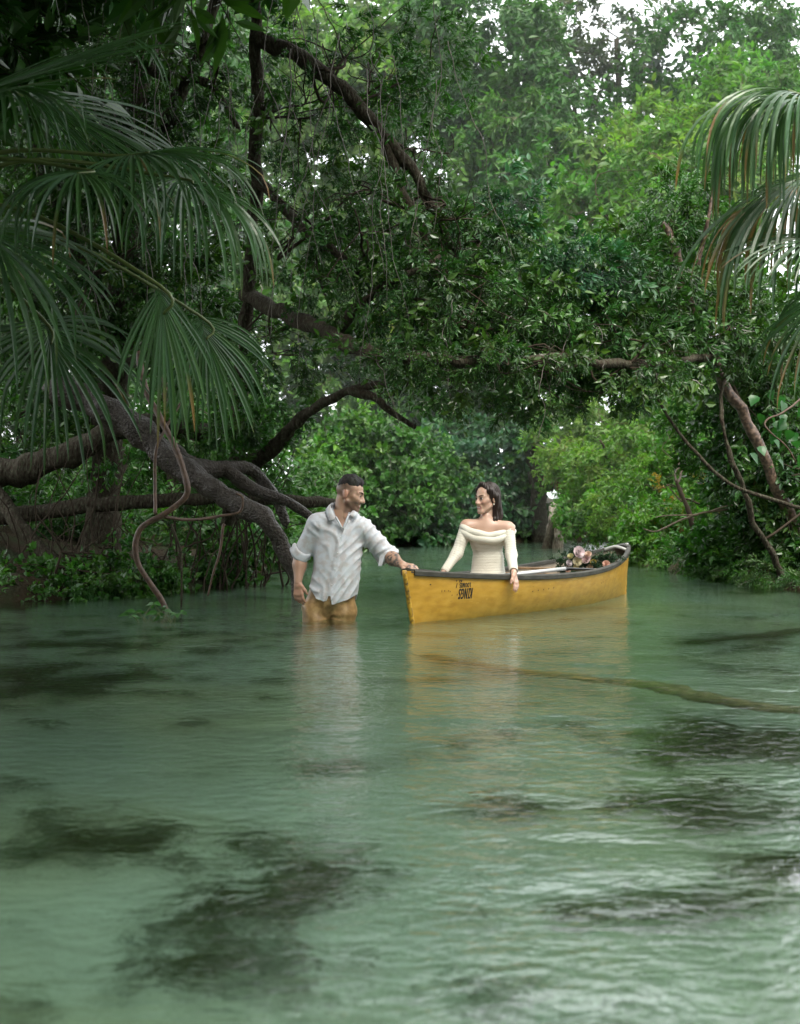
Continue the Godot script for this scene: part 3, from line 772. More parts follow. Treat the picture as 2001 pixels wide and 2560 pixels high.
# ---------------------------------------------------------------- fan palms
func add_frond(palm: Node3D, root: Vector3, hub: Vector3, axis: Vector3, normal: Vector3, radius: float, count: int, spread: float, droop: float, green: Color, dead: float, sd: int, m: Material, dead_all := false) -> void:
	rng.seed = sd
	axis = axis.normalized()
	var side := axis.cross(normal).normalized()
	normal = side.cross(axis).normalized()
	var fr := Node3D.new()
	fr.name = "frond"
	palm.add_child(fr, true)
	var mid := root.lerp(hub, 0.5) + Vector3(0, 0.12 * root.distance_to(hub), 0)
	var costa := hub + axis * radius * 0.22
	mi("stalk", tube_mesh(smooth_path([root, mid, hub, costa], 6, 0.0), 0.016, 0.006, 6), M.stalk, fr)
	var fan := deg_to_rad(spread) / count
	for i in count:
		var u := (float(i) + 0.5) / count * 2.0 - 1.0
		var th := u * deg_to_rad(spread) * 0.5
		var d := axis.rotated(normal, th)
		var p := hub + axis * radius * 0.22 * (1.0 - absf(u))
		var length := radius * (1.0 - 0.3 * u * u) * rng.randf_range(0.85, 1.08)
		var n := normal.rotated(axis, rng.randf_range(-0.25, 0.25))
		var wmax := maxf(0.018, radius * 0.048) * rng.randf_range(0.8, 1.15)
		var steps := 11
		var own_droop := droop * rng.randf_range(0.55, 1.6)
		var snap := rng.randf_range(0.45, 0.8) if rng.randf() < 0.14 else 2.0
		var dead_from := 0.97
		if rng.randf() < dead: dead_from = rng.randf_range(0.35, 0.75)
		if dead_all: dead_from = rng.randf_range(-0.3, 0.8)
		var st := st_new()
		st.set_smooth_group(-1)
		var prev := []
		var cprev := Color.WHITE
		var v := rng.randf_range(0.75, 1.25)
		var gcol := Color(green.r * v, green.g * v, green.b * v * rng.randf_range(0.8, 1.2))
		for k in steps + 1:
			var t := float(k) / steps
			var s := n.cross(d).normalized()
			var up := d.cross(s).normalized()
			var w := minf(wmax, 0.004 + t * length * fan * 0.85) * pow(maxf(0.0, 1.0 - t), 0.55) + 0.001
			var cur := [p - s * w * 0.5 + up * w * 0.28, p, p + s * w * 0.5 + up * w * 0.28]
			var kd := clampf((t - dead_from + noise.get_noise_3dv(p * 300.0) * 0.2) * 3.0, 0.0, 1.0)
			var col := gcol.lerp(Color(0.22, 0.13, 0.05) * v, kd)
			if not prev.is_empty():
				for pair in [[0, 1], [1, 2]]:
					var a: int = pair[0]
					var b: int = pair[1]
					st.set_color(cprev); st.add_vertex(prev[a])
					st.set_color(col); st.add_vertex(cur[a])
					st.set_color(cprev); st.add_vertex(prev[b])
					st.set_color(cprev); st.add_vertex(prev[b])
					st.set_color(col); st.add_vertex(cur[a])
					st.set_color(col); st.add_vertex(cur[b])
			prev = cur
			cprev = col
			var bend := own_droop * (0.25 + 1.8 * t * t) / steps
			if t > snap: bend += 0.9
			d = (d + Vector3.DOWN * bend + n * 0.01 * rng.randfn()).normalized()
			p += d * length / steps
		st.generate_normals()
		mi("blade", st.commit(), m, fr)

func make_palms() -> void:
	M.stalk = mat(0.09, 0.12, 0.03, 0.4)
	M.palm = leaf_material(0.3, 0.45)
	var gr := Color(0.055, 0.12, 0.046)
	var dk := Color(0.045, 0.1, 0.038)  # darker copy of gr: shade put into the colour of the rear fronds
	var p := thing("fan_palm", "fan palm with long drooping green fronds, some tips dried yellow", "palm tree", Vector3.ZERO)
	var heart := P(-330, 560, 8.8)
	mi("trunk", tube_mesh(smooth_path([Vector3(heart.x - 0.3, 0.0, heart.z - 0.2), Vector3(heart.x - 0.15, 1.0, heart.z - 0.1), heart], 8, 0.02), 0.17, 0.15, 12, 0.4), M.bark, p)
	add_frond(p, heart, P(300, 392, 8.3), Vector3(0.9, 0.05, 0.25), Vector3(0.1, 1, 0.35), 0.72, 36, 230, 1.9, gr, 0.06, 701, M.palm)
	add_frond(p, heart, P(222, 428, 8.05), Vector3(-0.15, -0.25, 0.9), Vector3(0.0, 1, 0.5), 0.68, 30, 230, 2.6, gr, 0.12, 702, M.palm)
	add_frond(p, heart, P(430, 445, 8.5), Vector3(0.6, -0.25, 0.5), Vector3(0.3, 1, 0.4), 0.74, 34, 190, 3.2, gr, 0.04, 703, M.palm)
	add_frond(p, heart, P(400, 715, 7.9), Vector3(0.14, -0.9, 0.15), Vector3(0.25, 0.35, 0.9), 0.62, 22, 90, 2.0, gr, 0.1, 704, M.palm)
	add_frond(p, heart, P(500, 790, 9.0), Vector3(0.25, -0.8, 0.2), Vector3(0.2, 0.4, 0.9), 0.62, 30, 150, 1.6, dk, 0.04, 706, M.palm)
	add_frond(p, heart, P(110, 800, 8.6), Vector3(0.3, -0.7, 0.4), Vector3(0.2, 0.7, 0.7), 0.72, 28, 200, 1.7, dk, 0.05, 707, M.palm)
	add_frond(p, heart, P(-40, 560, 8.2), Vector3(0.4, -0.5, 0.5), Vector3(0.2, 0.9, 0.5), 0.85, 30, 220, 1.7, gr, 0.08, 708, M.palm)
	var q := thing("fan_palm", "fan palm holding stiff glossy fronds up high at the bank edge", "palm tree", Vector3.ZERO)
	var h2 := P(-420, 330, 7.6)
	mi("trunk", tube_mesh(smooth_path([Vector3(h2.x - 0.1, -0.1, h2.z), Vector3(h2.x - 0.05, 1.0, h2.z), h2], 8, 0.02), 0.16, 0.14, 12, 0.4), M.bark, q)
	add_frond(q, h2, P(-140, 270, 7.4), Vector3(0.92, 0.32, 0.05), Vector3(-0.2, 0.9, 0.45), 0.98, 26, 62, 0.3, gr, 0.03, 710, M.palm)
	add_frond(q, h2, P(-20, 225, 7.5), Vector3(0.5, -0.1, 0.5), Vector3(0.0, 1, 0.4), 0.55, 22, 190, 2.4, gr, 0.05, 711, M.palm)
	add_frond(q, h2, P(60, 240, 9.0), Vector3(0.85, -0.35, -0.1), Vector3(0.1, 0.8, 0.6), 1.0, 34, 120, 0.9, dk, 0.0, 712, M.palm)
	var r := thing("fan_palm", "fan palm with arching fronds whose hanging blade tips have turned brown", "palm tree", Vector3.ZERO)
	var h3 := P(2330, 420, 8.6)
	mi("trunk", tube_mesh(smooth_path([Vector3(h3.x + 0.3, 0.0, h3.z), Vector3(h3.x + 0.15, 1.0, h3.z), h3], 8, 0.02), 0.17, 0.15, 12, 0.4), M.bark, r)
	add_frond(r, h3, P(2035, 250, 8.1), Vector3(-0.8, 0.15, 0.35), Vector3(-0.1, 1, 0.35), 0.7, 50, 200, 7.0, gr, 0.25, 721, M.palm)
	add_frond(r, h3, P(2020, 255, 8.3), Vector3(-0.8, 0.1, 0.1), Vector3(-0.1, 1, 0.3), 0.74, 50, 190, 8.0, gr, 0.35, 722, M.palm)
	add_frond(r, h3, P(2075, 590, 8.2), Vector3(-0.9, -0.1, 0.15), Vector3(-0.1, 1, 0.5), 0.5, 36, 130, 1.3, gr, 0.12, 723, M.palm)
	add_frond(r, h3, P(2000, 470, 8.7), Vector3(-0.75, -0.2, 0.0), Vector3(-0.1, 1, 0.4), 0.62, 34, 170, 4.0, gr, 1.0, 724, M.palm, true)
	add_frond(r, h3, P(2080, 720, 8.5), Vector3(-0.5, -0.6, 0.1), Vector3(-0.3, 0.7, 0.6), 0.55, 28, 150, 2.2, dk, 0.2, 725, M.palm)
	add_frond(r, h3, P(2060, 420, 8.5), Vector3(-0.6, -0.3, 0.3), Vector3(-0.2, 1, 0.4), 0.9, 36, 180, 3.6, dk, 0.3, 726, M.palm)
	# dead frond skirt of the palm on the far bank
	var f := thing("fan_palm", "leaning palm on the far bank with a skirt of dead brown fronds", "palm tree", Vector3.ZERO)
	var h4 := P(1325, 1110, 32)
	mi("trunk", tube_mesh(smooth_path(pix([[1350, 1368, 32.4], [1348, 1260, 32.3], [1338, 1180, 32.2], [1325, 1110, 32]]), 6, 0.03), 0.17, 0.14, 10, 0.4), M.bark, f)
	var dry := leaf_material(0.6, 0.3)
	dry.albedo_color = lin(0.6, 0.45, 0.4)
	for k in 9:
		rng.seed = 740 + k
		var a := rng.randf_range(-0.9, 0.9)
		add_frond(f, h4, h4 + Vector3(cos(a) * 0.5, rng.randf_range(-0.6, 0.1), 0.5 + sin(a) * 0.3), Vector3(cos(a), -0.35, 0.5 + sin(a) * 0.3), Vector3(0, 1, 0.4), 0.9, 24, 140, 1.6, Color(0.05, 0.1, 0.04), 1.0, 750 + k, dry, true)

# ---------------------------------------------------------------- canoe; its own axes: x from bow to stern, z to the side that faces the camera
const CANOE_L := 4.05
var canoe_at := Transform3D()

func sheer(t: float) -> float:
	return 0.275 + 0.09 * pow(maxf(0.0, (0.45 - t) / 0.45), 2.0) + 0.165 * pow(maxf(0.0, (t - 0.45) / 0.55), 2.2)

func beam(t: float) -> float:
	return 0.012 + 0.41 * pow(sin(PI * clampf(t, 0.0, 1.0)), 0.78)

func hull(t: float, v: float, side: float, inset := 0.0) -> Vector3:
	var g := sheer(t)
	var e := absf(t * 2.0 - 1.0)
	var draft := 0.05 * (1.0 - pow(e, 8.0)) + 0.05
	var phi := v * PI * 0.5
	var full := lerpf(0.62, 1.15, pow(e, 3.0))
	var y := -draft + (g + draft) * (1.0 - pow(cos(phi), 1.25))
	var w := beam(t) * pow(sin(phi), full)
	w = maxf(0.004, w - inset)
	var rake := y / 0.36
	var x := t * CANOE_L - 0.115 * rake * pow(1.0 - t, 10.0) + 0.03 * rake * pow(t, 10.0)
	if y < 0.0:
		x = t * CANOE_L + 0.9 * y * y * 8.0 * (pow(1.0 - t, 10.0) - pow(t, 10.0))
	return Vector3(x, y + (inset * 0.8 if v < 0.4 else 0.0), side * w)

# v at which the hull stands at height y
func hull_v(t: float, y: float) -> float:
	var a := 0.0
	var b := 1.0
	for i in 16:
		var m := (a + b) * 0.5
		if hull(t, m, 1.0).y < y: a = m
		else: b = m
	return (a + b) * 0.5

func hull_mesh(inset: float, v0: float) -> ArrayMesh:
	var st := st_new()
	st.set_smooth_group(0)
	var nt := 72
	var nv := 20
	for side: float in [-1.0, 1.0]:
		for i in nt:
			for j in nv:
				var q := []
				for c in [[i, j], [i + 1, j], [i + 1, j + 1], [i, j + 1]]:
					var t := 0.5 - 0.5 * cos(PI * float(c[0]) / nt)
					q.append(hull(t, lerpf(v0, 1.0, float(c[1]) / nv), side, inset))
				for k: int in ([0, 1, 2, 0, 2, 3] if side > 0.0 else [0, 2, 1, 0, 3, 2]): st.add_vertex(q[k])
	return st_done(st)

func add_strip(st: SurfaceTool, rings: Array) -> void:
	for i in rings.size() - 1:
		var a: Array = rings[i]
		var b: Array = rings[i + 1]
		var n := a.size()
		for k in n:
			var k2 := (k + 1) % n
			for v: Vector3 in [a[k], a[k2], b[k], a[k2], b[k2], b[k]]: st.add_vertex(v)
	for e in [0, rings.size() - 1]:
		var r: Array = rings[e]
		for k in range(1, r.size() - 1):
			if e == 0:
				st.add_vertex(r[0]); st.add_vertex(r[k + 1]); st.add_vertex(r[k])
			else:
				st.add_vertex(r[0]); st.add_vertex(r[k]); st.add_vertex(r[k + 1])

func beam_between(a: Vector3, b: Vector3, w: float, h: float) -> ArrayMesh:
	var st := st_new()
	st.set_smooth_group(-1)
	var d := (b - a).normalized()
	var s := d.cross(Vector3.UP).normalized()
	var c := 0.25
	var rings := []
	for p: Vector3 in [a, b]:
		var r := []
		for k: Vector2 in [Vector2(-1, -1 + c), Vector2(-1 + c, -1), Vector2(1 - c, -1), Vector2(1, -1 + c), Vector2(1, 1 - c), Vector2(1 - c, 1), Vector2(-1 + c, 1), Vector2(-1, 1 - c)]:
			r.append(p + s * k.x * w * 0.5 + Vector3.UP * k.y * h * 0.5)
		rings.append(r)
	add_strip(st, rings)
	st.generate_normals()
	return st.commit()

# letters laid on the hull: right is the local x where the (upside-down) line begins, base its base line
func hull_text(parent: Node3D, text: String, x0: float, y0: float, height: float, width: float, m: Material) -> void:
	var tm := TextMesh.new()
	var font := SystemFont.new()
	font.font_names = PackedStringArray(["Droid Sans"])
	font.font_weight = 800
	tm.font = font
	tm.text = text
	tm.font_size = 32
	tm.pixel_size = 0.01
	tm.depth = 0.02
	tm.curve_step = 1.0
	tm.horizontal_alignment = HORIZONTAL_ALIGNMENT_LEFT
	var arr := tm.surface_get_arrays(0)
	var vs: PackedVector3Array = arr[Mesh.ARRAY_VERTEX]
	var lo := Vector3.ONE * 1e9
	var hi := -lo
	for v in vs:
		lo = lo.min(v)
		hi = hi.max(v)
	var idx: PackedInt32Array = arr[Mesh.ARRAY_INDEX]
	var st := st_new()
	st.set_smooth_group(-1)
	for i in idx:
		var v := vs[i]
		var x := x0 - (v.x - lo.x) / (hi.x - lo.x) * width
		var y := y0 - (v.y - lo.y) / (hi.y - lo.y) * height
		var t := x / CANOE_L
		var p := hull(t, hull_v(t, y), 1.0)
		st.add_vertex(p + Vector3(0, 0, 0.0025 if v.z > (lo.z + hi.z) * 0.5 else 0.0005))
	st.generate_normals()
	mi("lettering", st.commit(), m, parent)

func hull_mark(parent: Node3D, x: float, y: float, w: float, h: float, m: Material, called := "mark") -> void:
	var st := st_new()
	st.set_smooth_group(-1)
	var q := []
	for k in 8:
		var a := TAU * k / 8.0 + 0.3
		var xx := x + cos(a) * w * 0.5 * (0.8 + 0.3 * sin(k * 5.1))
		var yy := y + sin(a) * h * 0.5 * (0.8 + 0.3 * cos(k * 3.7))
		var t := xx / CANOE_L
		q.append(hull(t, hull_v(t, yy), 1.0) + Vector3(0, 0, 0.003))
	for k in range(1, 7):
		for v: Vector3 in [q[0], q[k], q[k + 1]]: st.add_vertex(v)
	st.generate_normals()
	mi(called, st.commit(), m, parent)

func make_canoe() -> void:
	var b0 := Vector3(0.083, 0, -11.95)
	var s0 := Vector3(2.02, 0, -15.5)
	var u := (s0 - b0).normalized()
	canoe_at = Transform3D(Basis(u, Vector3.UP, u.cross(Vector3.UP)), b0)
	var c := thing("canoe", "worn yellow canoe with dark gunwales and upside-down black lettering", "canoe")
	c.transform = canoe_at
	var yl := textured(mat(1, 1, 1, 0.42), noise_tex(0.012, 5, 512, FastNoiseLite.TYPE_SIMPLEX_SMOOTH, ramp([[0.2, 0.36, 0.185, 0.016], [0.5, 0.47, 0.255, 0.024], [0.75, 0.52, 0.3, 0.045]])), noise_tex(0.02, 3, 256), 1.4, 0.25, Vector3(0.8, 1.6, 0.8))
	mi("hull", hull_mesh(0.0, 0.0), yl, c)
	mi("lining", hull_mesh(0.012, 0.0), textured(mat(1, 1, 1, 0.6), noise_tex(0.02, 5, 256, FastNoiseLite.TYPE_SIMPLEX_SMOOTH, ramp([[0.2, 0.16, 0.125, 0.085], [0.8, 0.33, 0.28, 0.21]])), null, 1.5, 0), c)
	var gm := textured(mat(1, 1, 1, 0.4), noise_tex(0.03, 4, 256, FastNoiseLite.TYPE_SIMPLEX_SMOOTH, ramp([[0.2, 0.035, 0.034, 0.028], [0.8, 0.075, 0.072, 0.06]])), null, 1.5, 0)
	gm.metallic_specular = 0.3
	gm.roughness = 0.55
	for side: float in [-1.0, 1.0]:
		var st := st_new()
		st.set_smooth_group(-1)
		var rings := []
		for i in 61:
			var t := lerpf(0.012, 0.985, 0.5 - 0.5 * cos(PI * i / 60.0))
			var p := hull(t, 1.0, side)
			var tan := (hull(t + 0.004, 1.0, side) - hull(t - 0.004, 1.0, side)).normalized()
			var n := tan.cross(Vector3.UP).normalized() * side
			if n.z * side < 0.0: n = -n
			var ring := []
			for k: Vector2 in [Vector2(0.01, -0.031), Vector2(0.013, -0.026), Vector2(0.016, 0.0), Vector2(0.01, 0.009), Vector2(-0.016, 0.01), Vector2(-0.024, 0.004), Vector2(-0.026, -0.018), Vector2(-0.002, -0.02)]:
				ring.append(p + n * k.x + Vector3.UP * k.y)
			rings.append(ring)
		add_strip(st, rings)
		st.generate_normals()
		mi("gunwale", st.commit(), gm, c)
	# deck plates, stem bands, thwarts, seats, handle
	for e in [0, 1]:
		var st := st_new()
		st.set_smooth_group(-1)
		var ts := [0.008, 0.02, 0.035, 0.05] if e == 0 else [0.992, 0.984, 0.975, 0.965]
		var rings := []
		for t: float in ts:
			var a := hull(t, 1.0, -1.0)
			var b := hull(t, 1.0, 1.0)
			rings.append([a + Vector3(0, -0.012, 0), a + Vector3(0, 0.014, 0), (a + b) * 0.5 + Vector3(0, 0.022, 0), b + Vector3(0, 0.014, 0), b + Vector3(0, -0.012, 0)])
		add_strip(st, rings)
		st.generate_normals()
		mi("deck_plate", st.commit(), gm, c)
		var path := PackedVector3Array()
		for k in 13:
			var v := k / 12.0
			path.append((hull(0.0 if e == 0 else 1.0, v, 1.0) + hull(0.0 if e == 0 else 1.0, v, -1.0)) * 0.5 + Vector3(0.004 if e == 0 else -0.004, 0, 0))
		mi("stem_band", tube_mesh(path, 0.017, 0.017, 8), textured(mat(1, 1, 1, 0.45), noise_tex(0.05, 4, 256, FastNoiseLite.TYPE_SIMPLEX_SMOOTH, ramp([[0.3, 0.06, 0.04, 0.014], [0.4, 0.4, 0.22, 0.02], [0.8, 0.62, 0.38, 0.04]])), null, 1.6, 0), c)
	var wood := textured(mat(1, 1, 1, 0.5), noise_tex(0.02, 4, 256, FastNoiseLite.TYPE_SIMPLEX_SMOOTH, ramp([[0.2, 0.16, 0.09, 0.04], [0.8, 0.32, 0.2, 0.1]])), null, 2.0, 0)
	for t: float in [0.44, 0.62]:
		mi("thwart", beam_between(hull(t, 0.97, -1.0) + Vector3(0, 0, 0.02), hull(t, 0.97, 1.0) - Vector3(0, 0, 0.02), 0.06, 0.02), wood, c)
	for t: float in [0.3, 0.8]:
		var y := 0.14
		var v := hull_v(t, y)
		mi("seat", beam_between(hull(t, v, -1.0) + Vector3(0, 0, 0.07), hull(t, v, 1.0) - Vector3(0, 0, 0.07), 0.24, 0.025), mat(0.05, 0.045, 0.04, 0.6), c)
	var white := mat(0.5, 0.5, 0.47, 0.4)
	var a := hull(0.94, 0.98, -1.0, 0.014)
	var b := hull(0.94, 0.98, 1.0, 0.014)
	mi("carry_handle", tube_mesh(smooth_path([a, (a + b) * 0.5 + Vector3(0.0, 0.03, 0), b], 8), 0.013, 0.013, 8), white, c)
	mi("end_trim", tube_mesh(smooth_path([hull(0.975, 0.7, 1.0, 0.02), hull(0.98, 0.9, 1.0, 0.02), hull(0.985, 1.0, 1.0, 0.02) + Vector3(0, 0.02, 0)], 6), 0.012, 0.016, 8), white, c)
	# lettering, printed upside down
	var ink := mat(0.012, 0.011, 0.01, 0.6)
	hull_text(c, "KINGS", 0.548, 0.222, 0.076, 0.135, ink)
	hull_text(c, "LOOMIS", 0.522, 0.262, 0.034, 0.106, ink)
	hull_text(c, "/", 0.394, 0.262, 0.034, 0.012, ink)
	hull_text(c, "47", 0.44, 0.284, 0.016, 0.032, ink)
	hull_mark(c, 0.385, 0.279, 0.012, 0.014, ink)
	var worn := mat(0.05, 0.03, 0.012, 0.7)
	for k in [[0.16, 0.262, 0.016, 0.012], [0.255, 0.212, 0.006, 0.026], [0.28, 0.213, 0.008, 0.016], [0.315, 0.211, 0.008, 0.012], [0.35, 0.178, 0.007, 0.016], [0.398, 0.18, 0.008, 0.02], [0.33, 0.205, 0.008, 0.01]]:
		hull_mark(c, k[0], k[1], k[2], k[3], worn)
	for k in 5:
		hull_mark(c, 1.26 + k * 0.075, 0.165 + k * 0.0035, 0.013, 0.016, worn, "rivet")
	for k in [[2.4, 0.262, 0.11, 0.028], [2.58, 0.272, 0.05, 0.022]]:
		hull_mark(c, k[0], k[1], k[2], k[3], mat(0.16, 0.12, 0.05, 0.6), "sticker")
	for k in 5:
		hull_mark(c, 2.55 + k * 0.06, 0.17 + k * 0.008, 0.012, 0.02, mat(0.2, 0.11, 0.02, 0.6))
	# scuffs
	rng.seed = 31
	for k in 26:
		hull_mark(c, rng.randf_range(0.1, 3.4), rng.randf_range(0.03, 0.22), rng.randf_range(0.01, 0.05), rng.randf_range(0.002, 0.006), mat(0.28, 0.15, 0.02, 0.6) if k % 2 else mat(0.6, 0.42, 0.12, 0.6), "scuff")
	make_paddle()
	make_bouquet()

func make_paddle() -> void:
	var p := thing("paddle", "paddle with a silver shaft lying along the canoe's near gunwale", "paddle")
	p.transform = canoe_at
	var y := 0.3
	var a := Vector3(1.0, y - 0.012, 0.19)
	var b := Vector3(2.12, y + 0.0, 0.24)
	mi("shaft", tube_mesh(PackedVector3Array([a, a.lerp(b, 0.5), b]), 0.015, 0.015, 12), mat(0.55, 0.56, 0.55, 0.3), p)
	mi("collar", tube_mesh(PackedVector3Array([b, b.lerp(a, -0.035)]), 0.017, 0.016, 12), mat(0.02, 0.02, 0.02, 0.4), p)
	var st := st_new()
	st.set_smooth_group(0)
	var rings := []
	var d := (b - a).normalized()
	for k in [[0.03, 0.018, 0.016], [0.1, 0.05, 0.013], [0.2, 0.085, 0.01], [0.4, 0.095, 0.008], [0.5, 0.08, 0.006], [0.53, 0.04, 0.004]]:
		var q: Vector3 = b + d * k[0] + Vector3(0, -0.05 * k[0], 0)
		var r := []
		for i in 10:
			var an := TAU * i / 10.0
			r.append(q + Vector3(0, sin(an) * k[2], cos(an) * k[1]))
		rings.append(r)
	add_strip(st, rings)
	mi("blade", st_done(st), mat(0.03, 0.03, 0.03, 0.45), p)

func rose_mesh(sd: int) -> ArrayMesh:
	rng.seed = sd
	var st := st_new()
	st.set_smooth_group(-1)
	var layers := [[0.16, 0.5, 3, 0.25], [0.36, 0.72, 4, 0.5], [0.6, 0.85, 5, 0.85], [0.85, 0.8, 6, 1.25], [1.0, 0.55, 7, 1.7]]
	for li in layers.size():
		var L: Array = layers[li]
		for k in int(L[2]):
			var a0: float = TAU * (k + rng.randf_range(-0.15, 0.15)) / L[2] + li * 0.7
			var half: float = PI / L[2] * 1.25
			var h: float = L[1] * rng.randf_range(0.85, 1.15)
			var v := rng.randf_range(0.85, 1.1) * (1.0 if li > 1 else 0.92)
			var rows := []
			for i in 4:
				var t := i / 3.0
				var r: float = L[0] * (0.35 + 0.65 * sin(t * PI * 0.5)) + 0.14 * t * t * L[3]
				var y: float = -0.35 + (h + 0.35) * t - 0.12 * t * t * L[3]
				var row := []
				for j in 5:
					var u := j / 2.0 - 1.0
					var w := half * (0.55 + 0.55 * t) * (1.0 - 0.35 * maxf(0.0, t - 0.66) * 3.0 * absf(u))
					row.append(Vector3(cos(a0 + u * w) * r, y - 0.12 * u * u * t, sin(a0 + u * w) * r))
				rows.append(row)
			st.set_color(Color(v, v * rng.randf_range(0.94, 1.0), v * rng.randf_range(0.94, 1.0)))
			for i in 3:
				for j in 4:
					for q: Vector3 in [rows[i][j], rows[i + 1][j], rows[i][j + 1], rows[i][j + 1], rows[i + 1][j], rows[i + 1][j + 1]]: st.add_vertex(q)
	st.generate_normals()
	return st.commit()

func make_bouquet() -> void:
	var d := 14.45
	var base := P(1455, 1425, d)
	var b := thing("bouquet", "bouquet of pink, cream and peach roses lying in the canoe's stern", "bouquet", base)
	var shapes := [rose_mesh(801), rose_mesh(802), rose_mesh(803)]
	var roses := [[1447, 1381, 27, [0.76, 0.66, 0.67], "large pale lilac pink rose"], [1465, 1398, 23, [0.76, 0.6, 0.59], "pink rose"], [1471, 1386, 15, [0.74, 0.58, 0.46], "small peach rose"], [1444, 1404, 21, [0.74, 0.7, 0.5], "cream rose"], [1423, 1408, 15, [0.68, 0.63, 0.65], "mauve rose"], [1419, 1423, 16, [0.74, 0.55, 0.43], "peach rose"], [1440, 1419, 13, [0.78, 0.7, 0.4], "small cream rose"], [1475, 1418, 15, [0.74, 0.58, 0.4], "peach rose"], [1516, 1411, 17, [0.74, 0.5, 0.4], "peach rose apart from the rest"], [1427, 1391, 14, [0.62, 0.6, 0.32], "cream rose"], [1484, 1406, 14, [0.5, 0.34, 0.06], "amber flower"]]
	rng.seed = 808
	for i in roses.size():
		var r: Array = roses[i]
		var m := mat(r[3][0], r[3][1], r[3][2], 0.65, true)
		m.backlight_enabled = true
		m.backlight = lin(0.4, 0.4, 0.4)
		var o := mi("rose", shapes[i % 3], m, b)
		var s: float = r[2] * 0.5 * d / F
		var face := Vector3(rng.randf_range(-0.5, 0.5), rng.randf_range(0.3, 0.9), 1.0).normalized()
		var z := face.cross(Vector3(0.3, 0.2, 0.9)).normalized()
		o.transform = Transform3D(Basis(z, face, z.cross(face)).scaled(Vector3.ONE * s * 0.95), P(r[0], r[1], d - 0.03) - base)
		o.set_meta("label", r[4])
	var bl := []
	for k in [[1450, 1405, 45, 22, 70], [1500, 1405, 45, 14, 60], [1412, 1415, 22, 14, 26], [1445, 1372, 30, 10, 16], [1475, 1420, 50, 10, 40]]:
		bl.append([P(k[0], k[1], d + 0.05) - base, Vector3(k[2] * d / F, k[3] * d / F, 0.07), k[4], Color(0.016, 0.04, 0.02), 0.085])
	# leaves of the bouquet
	rng.seed = 809
	var xf := []
	var cols := []
	for q in bl:
		for i in q[2]:
			var dd := Vector3(rng.randfn(), rng.randfn() + 0.3, rng.randfn()).normalized()
			xf.append(Transform3D(blend_dir(dd).scaled(Vector3.ONE * q[4] * rng.randf_range(0.6, 1.1)), q[0] + Vector3(rng.randfn(), rng.randfn(), rng.randfn()) * 0.5 * q[1]))
			var v := rng.randf_range(0.6, 1.6)
			cols.append(Color(0.03 * v, 0.07 * v, 0.034 * v))
	multi("foliage", sprays.oval, M.leaf, xf, cols, b).set_meta("kind", "stuff")

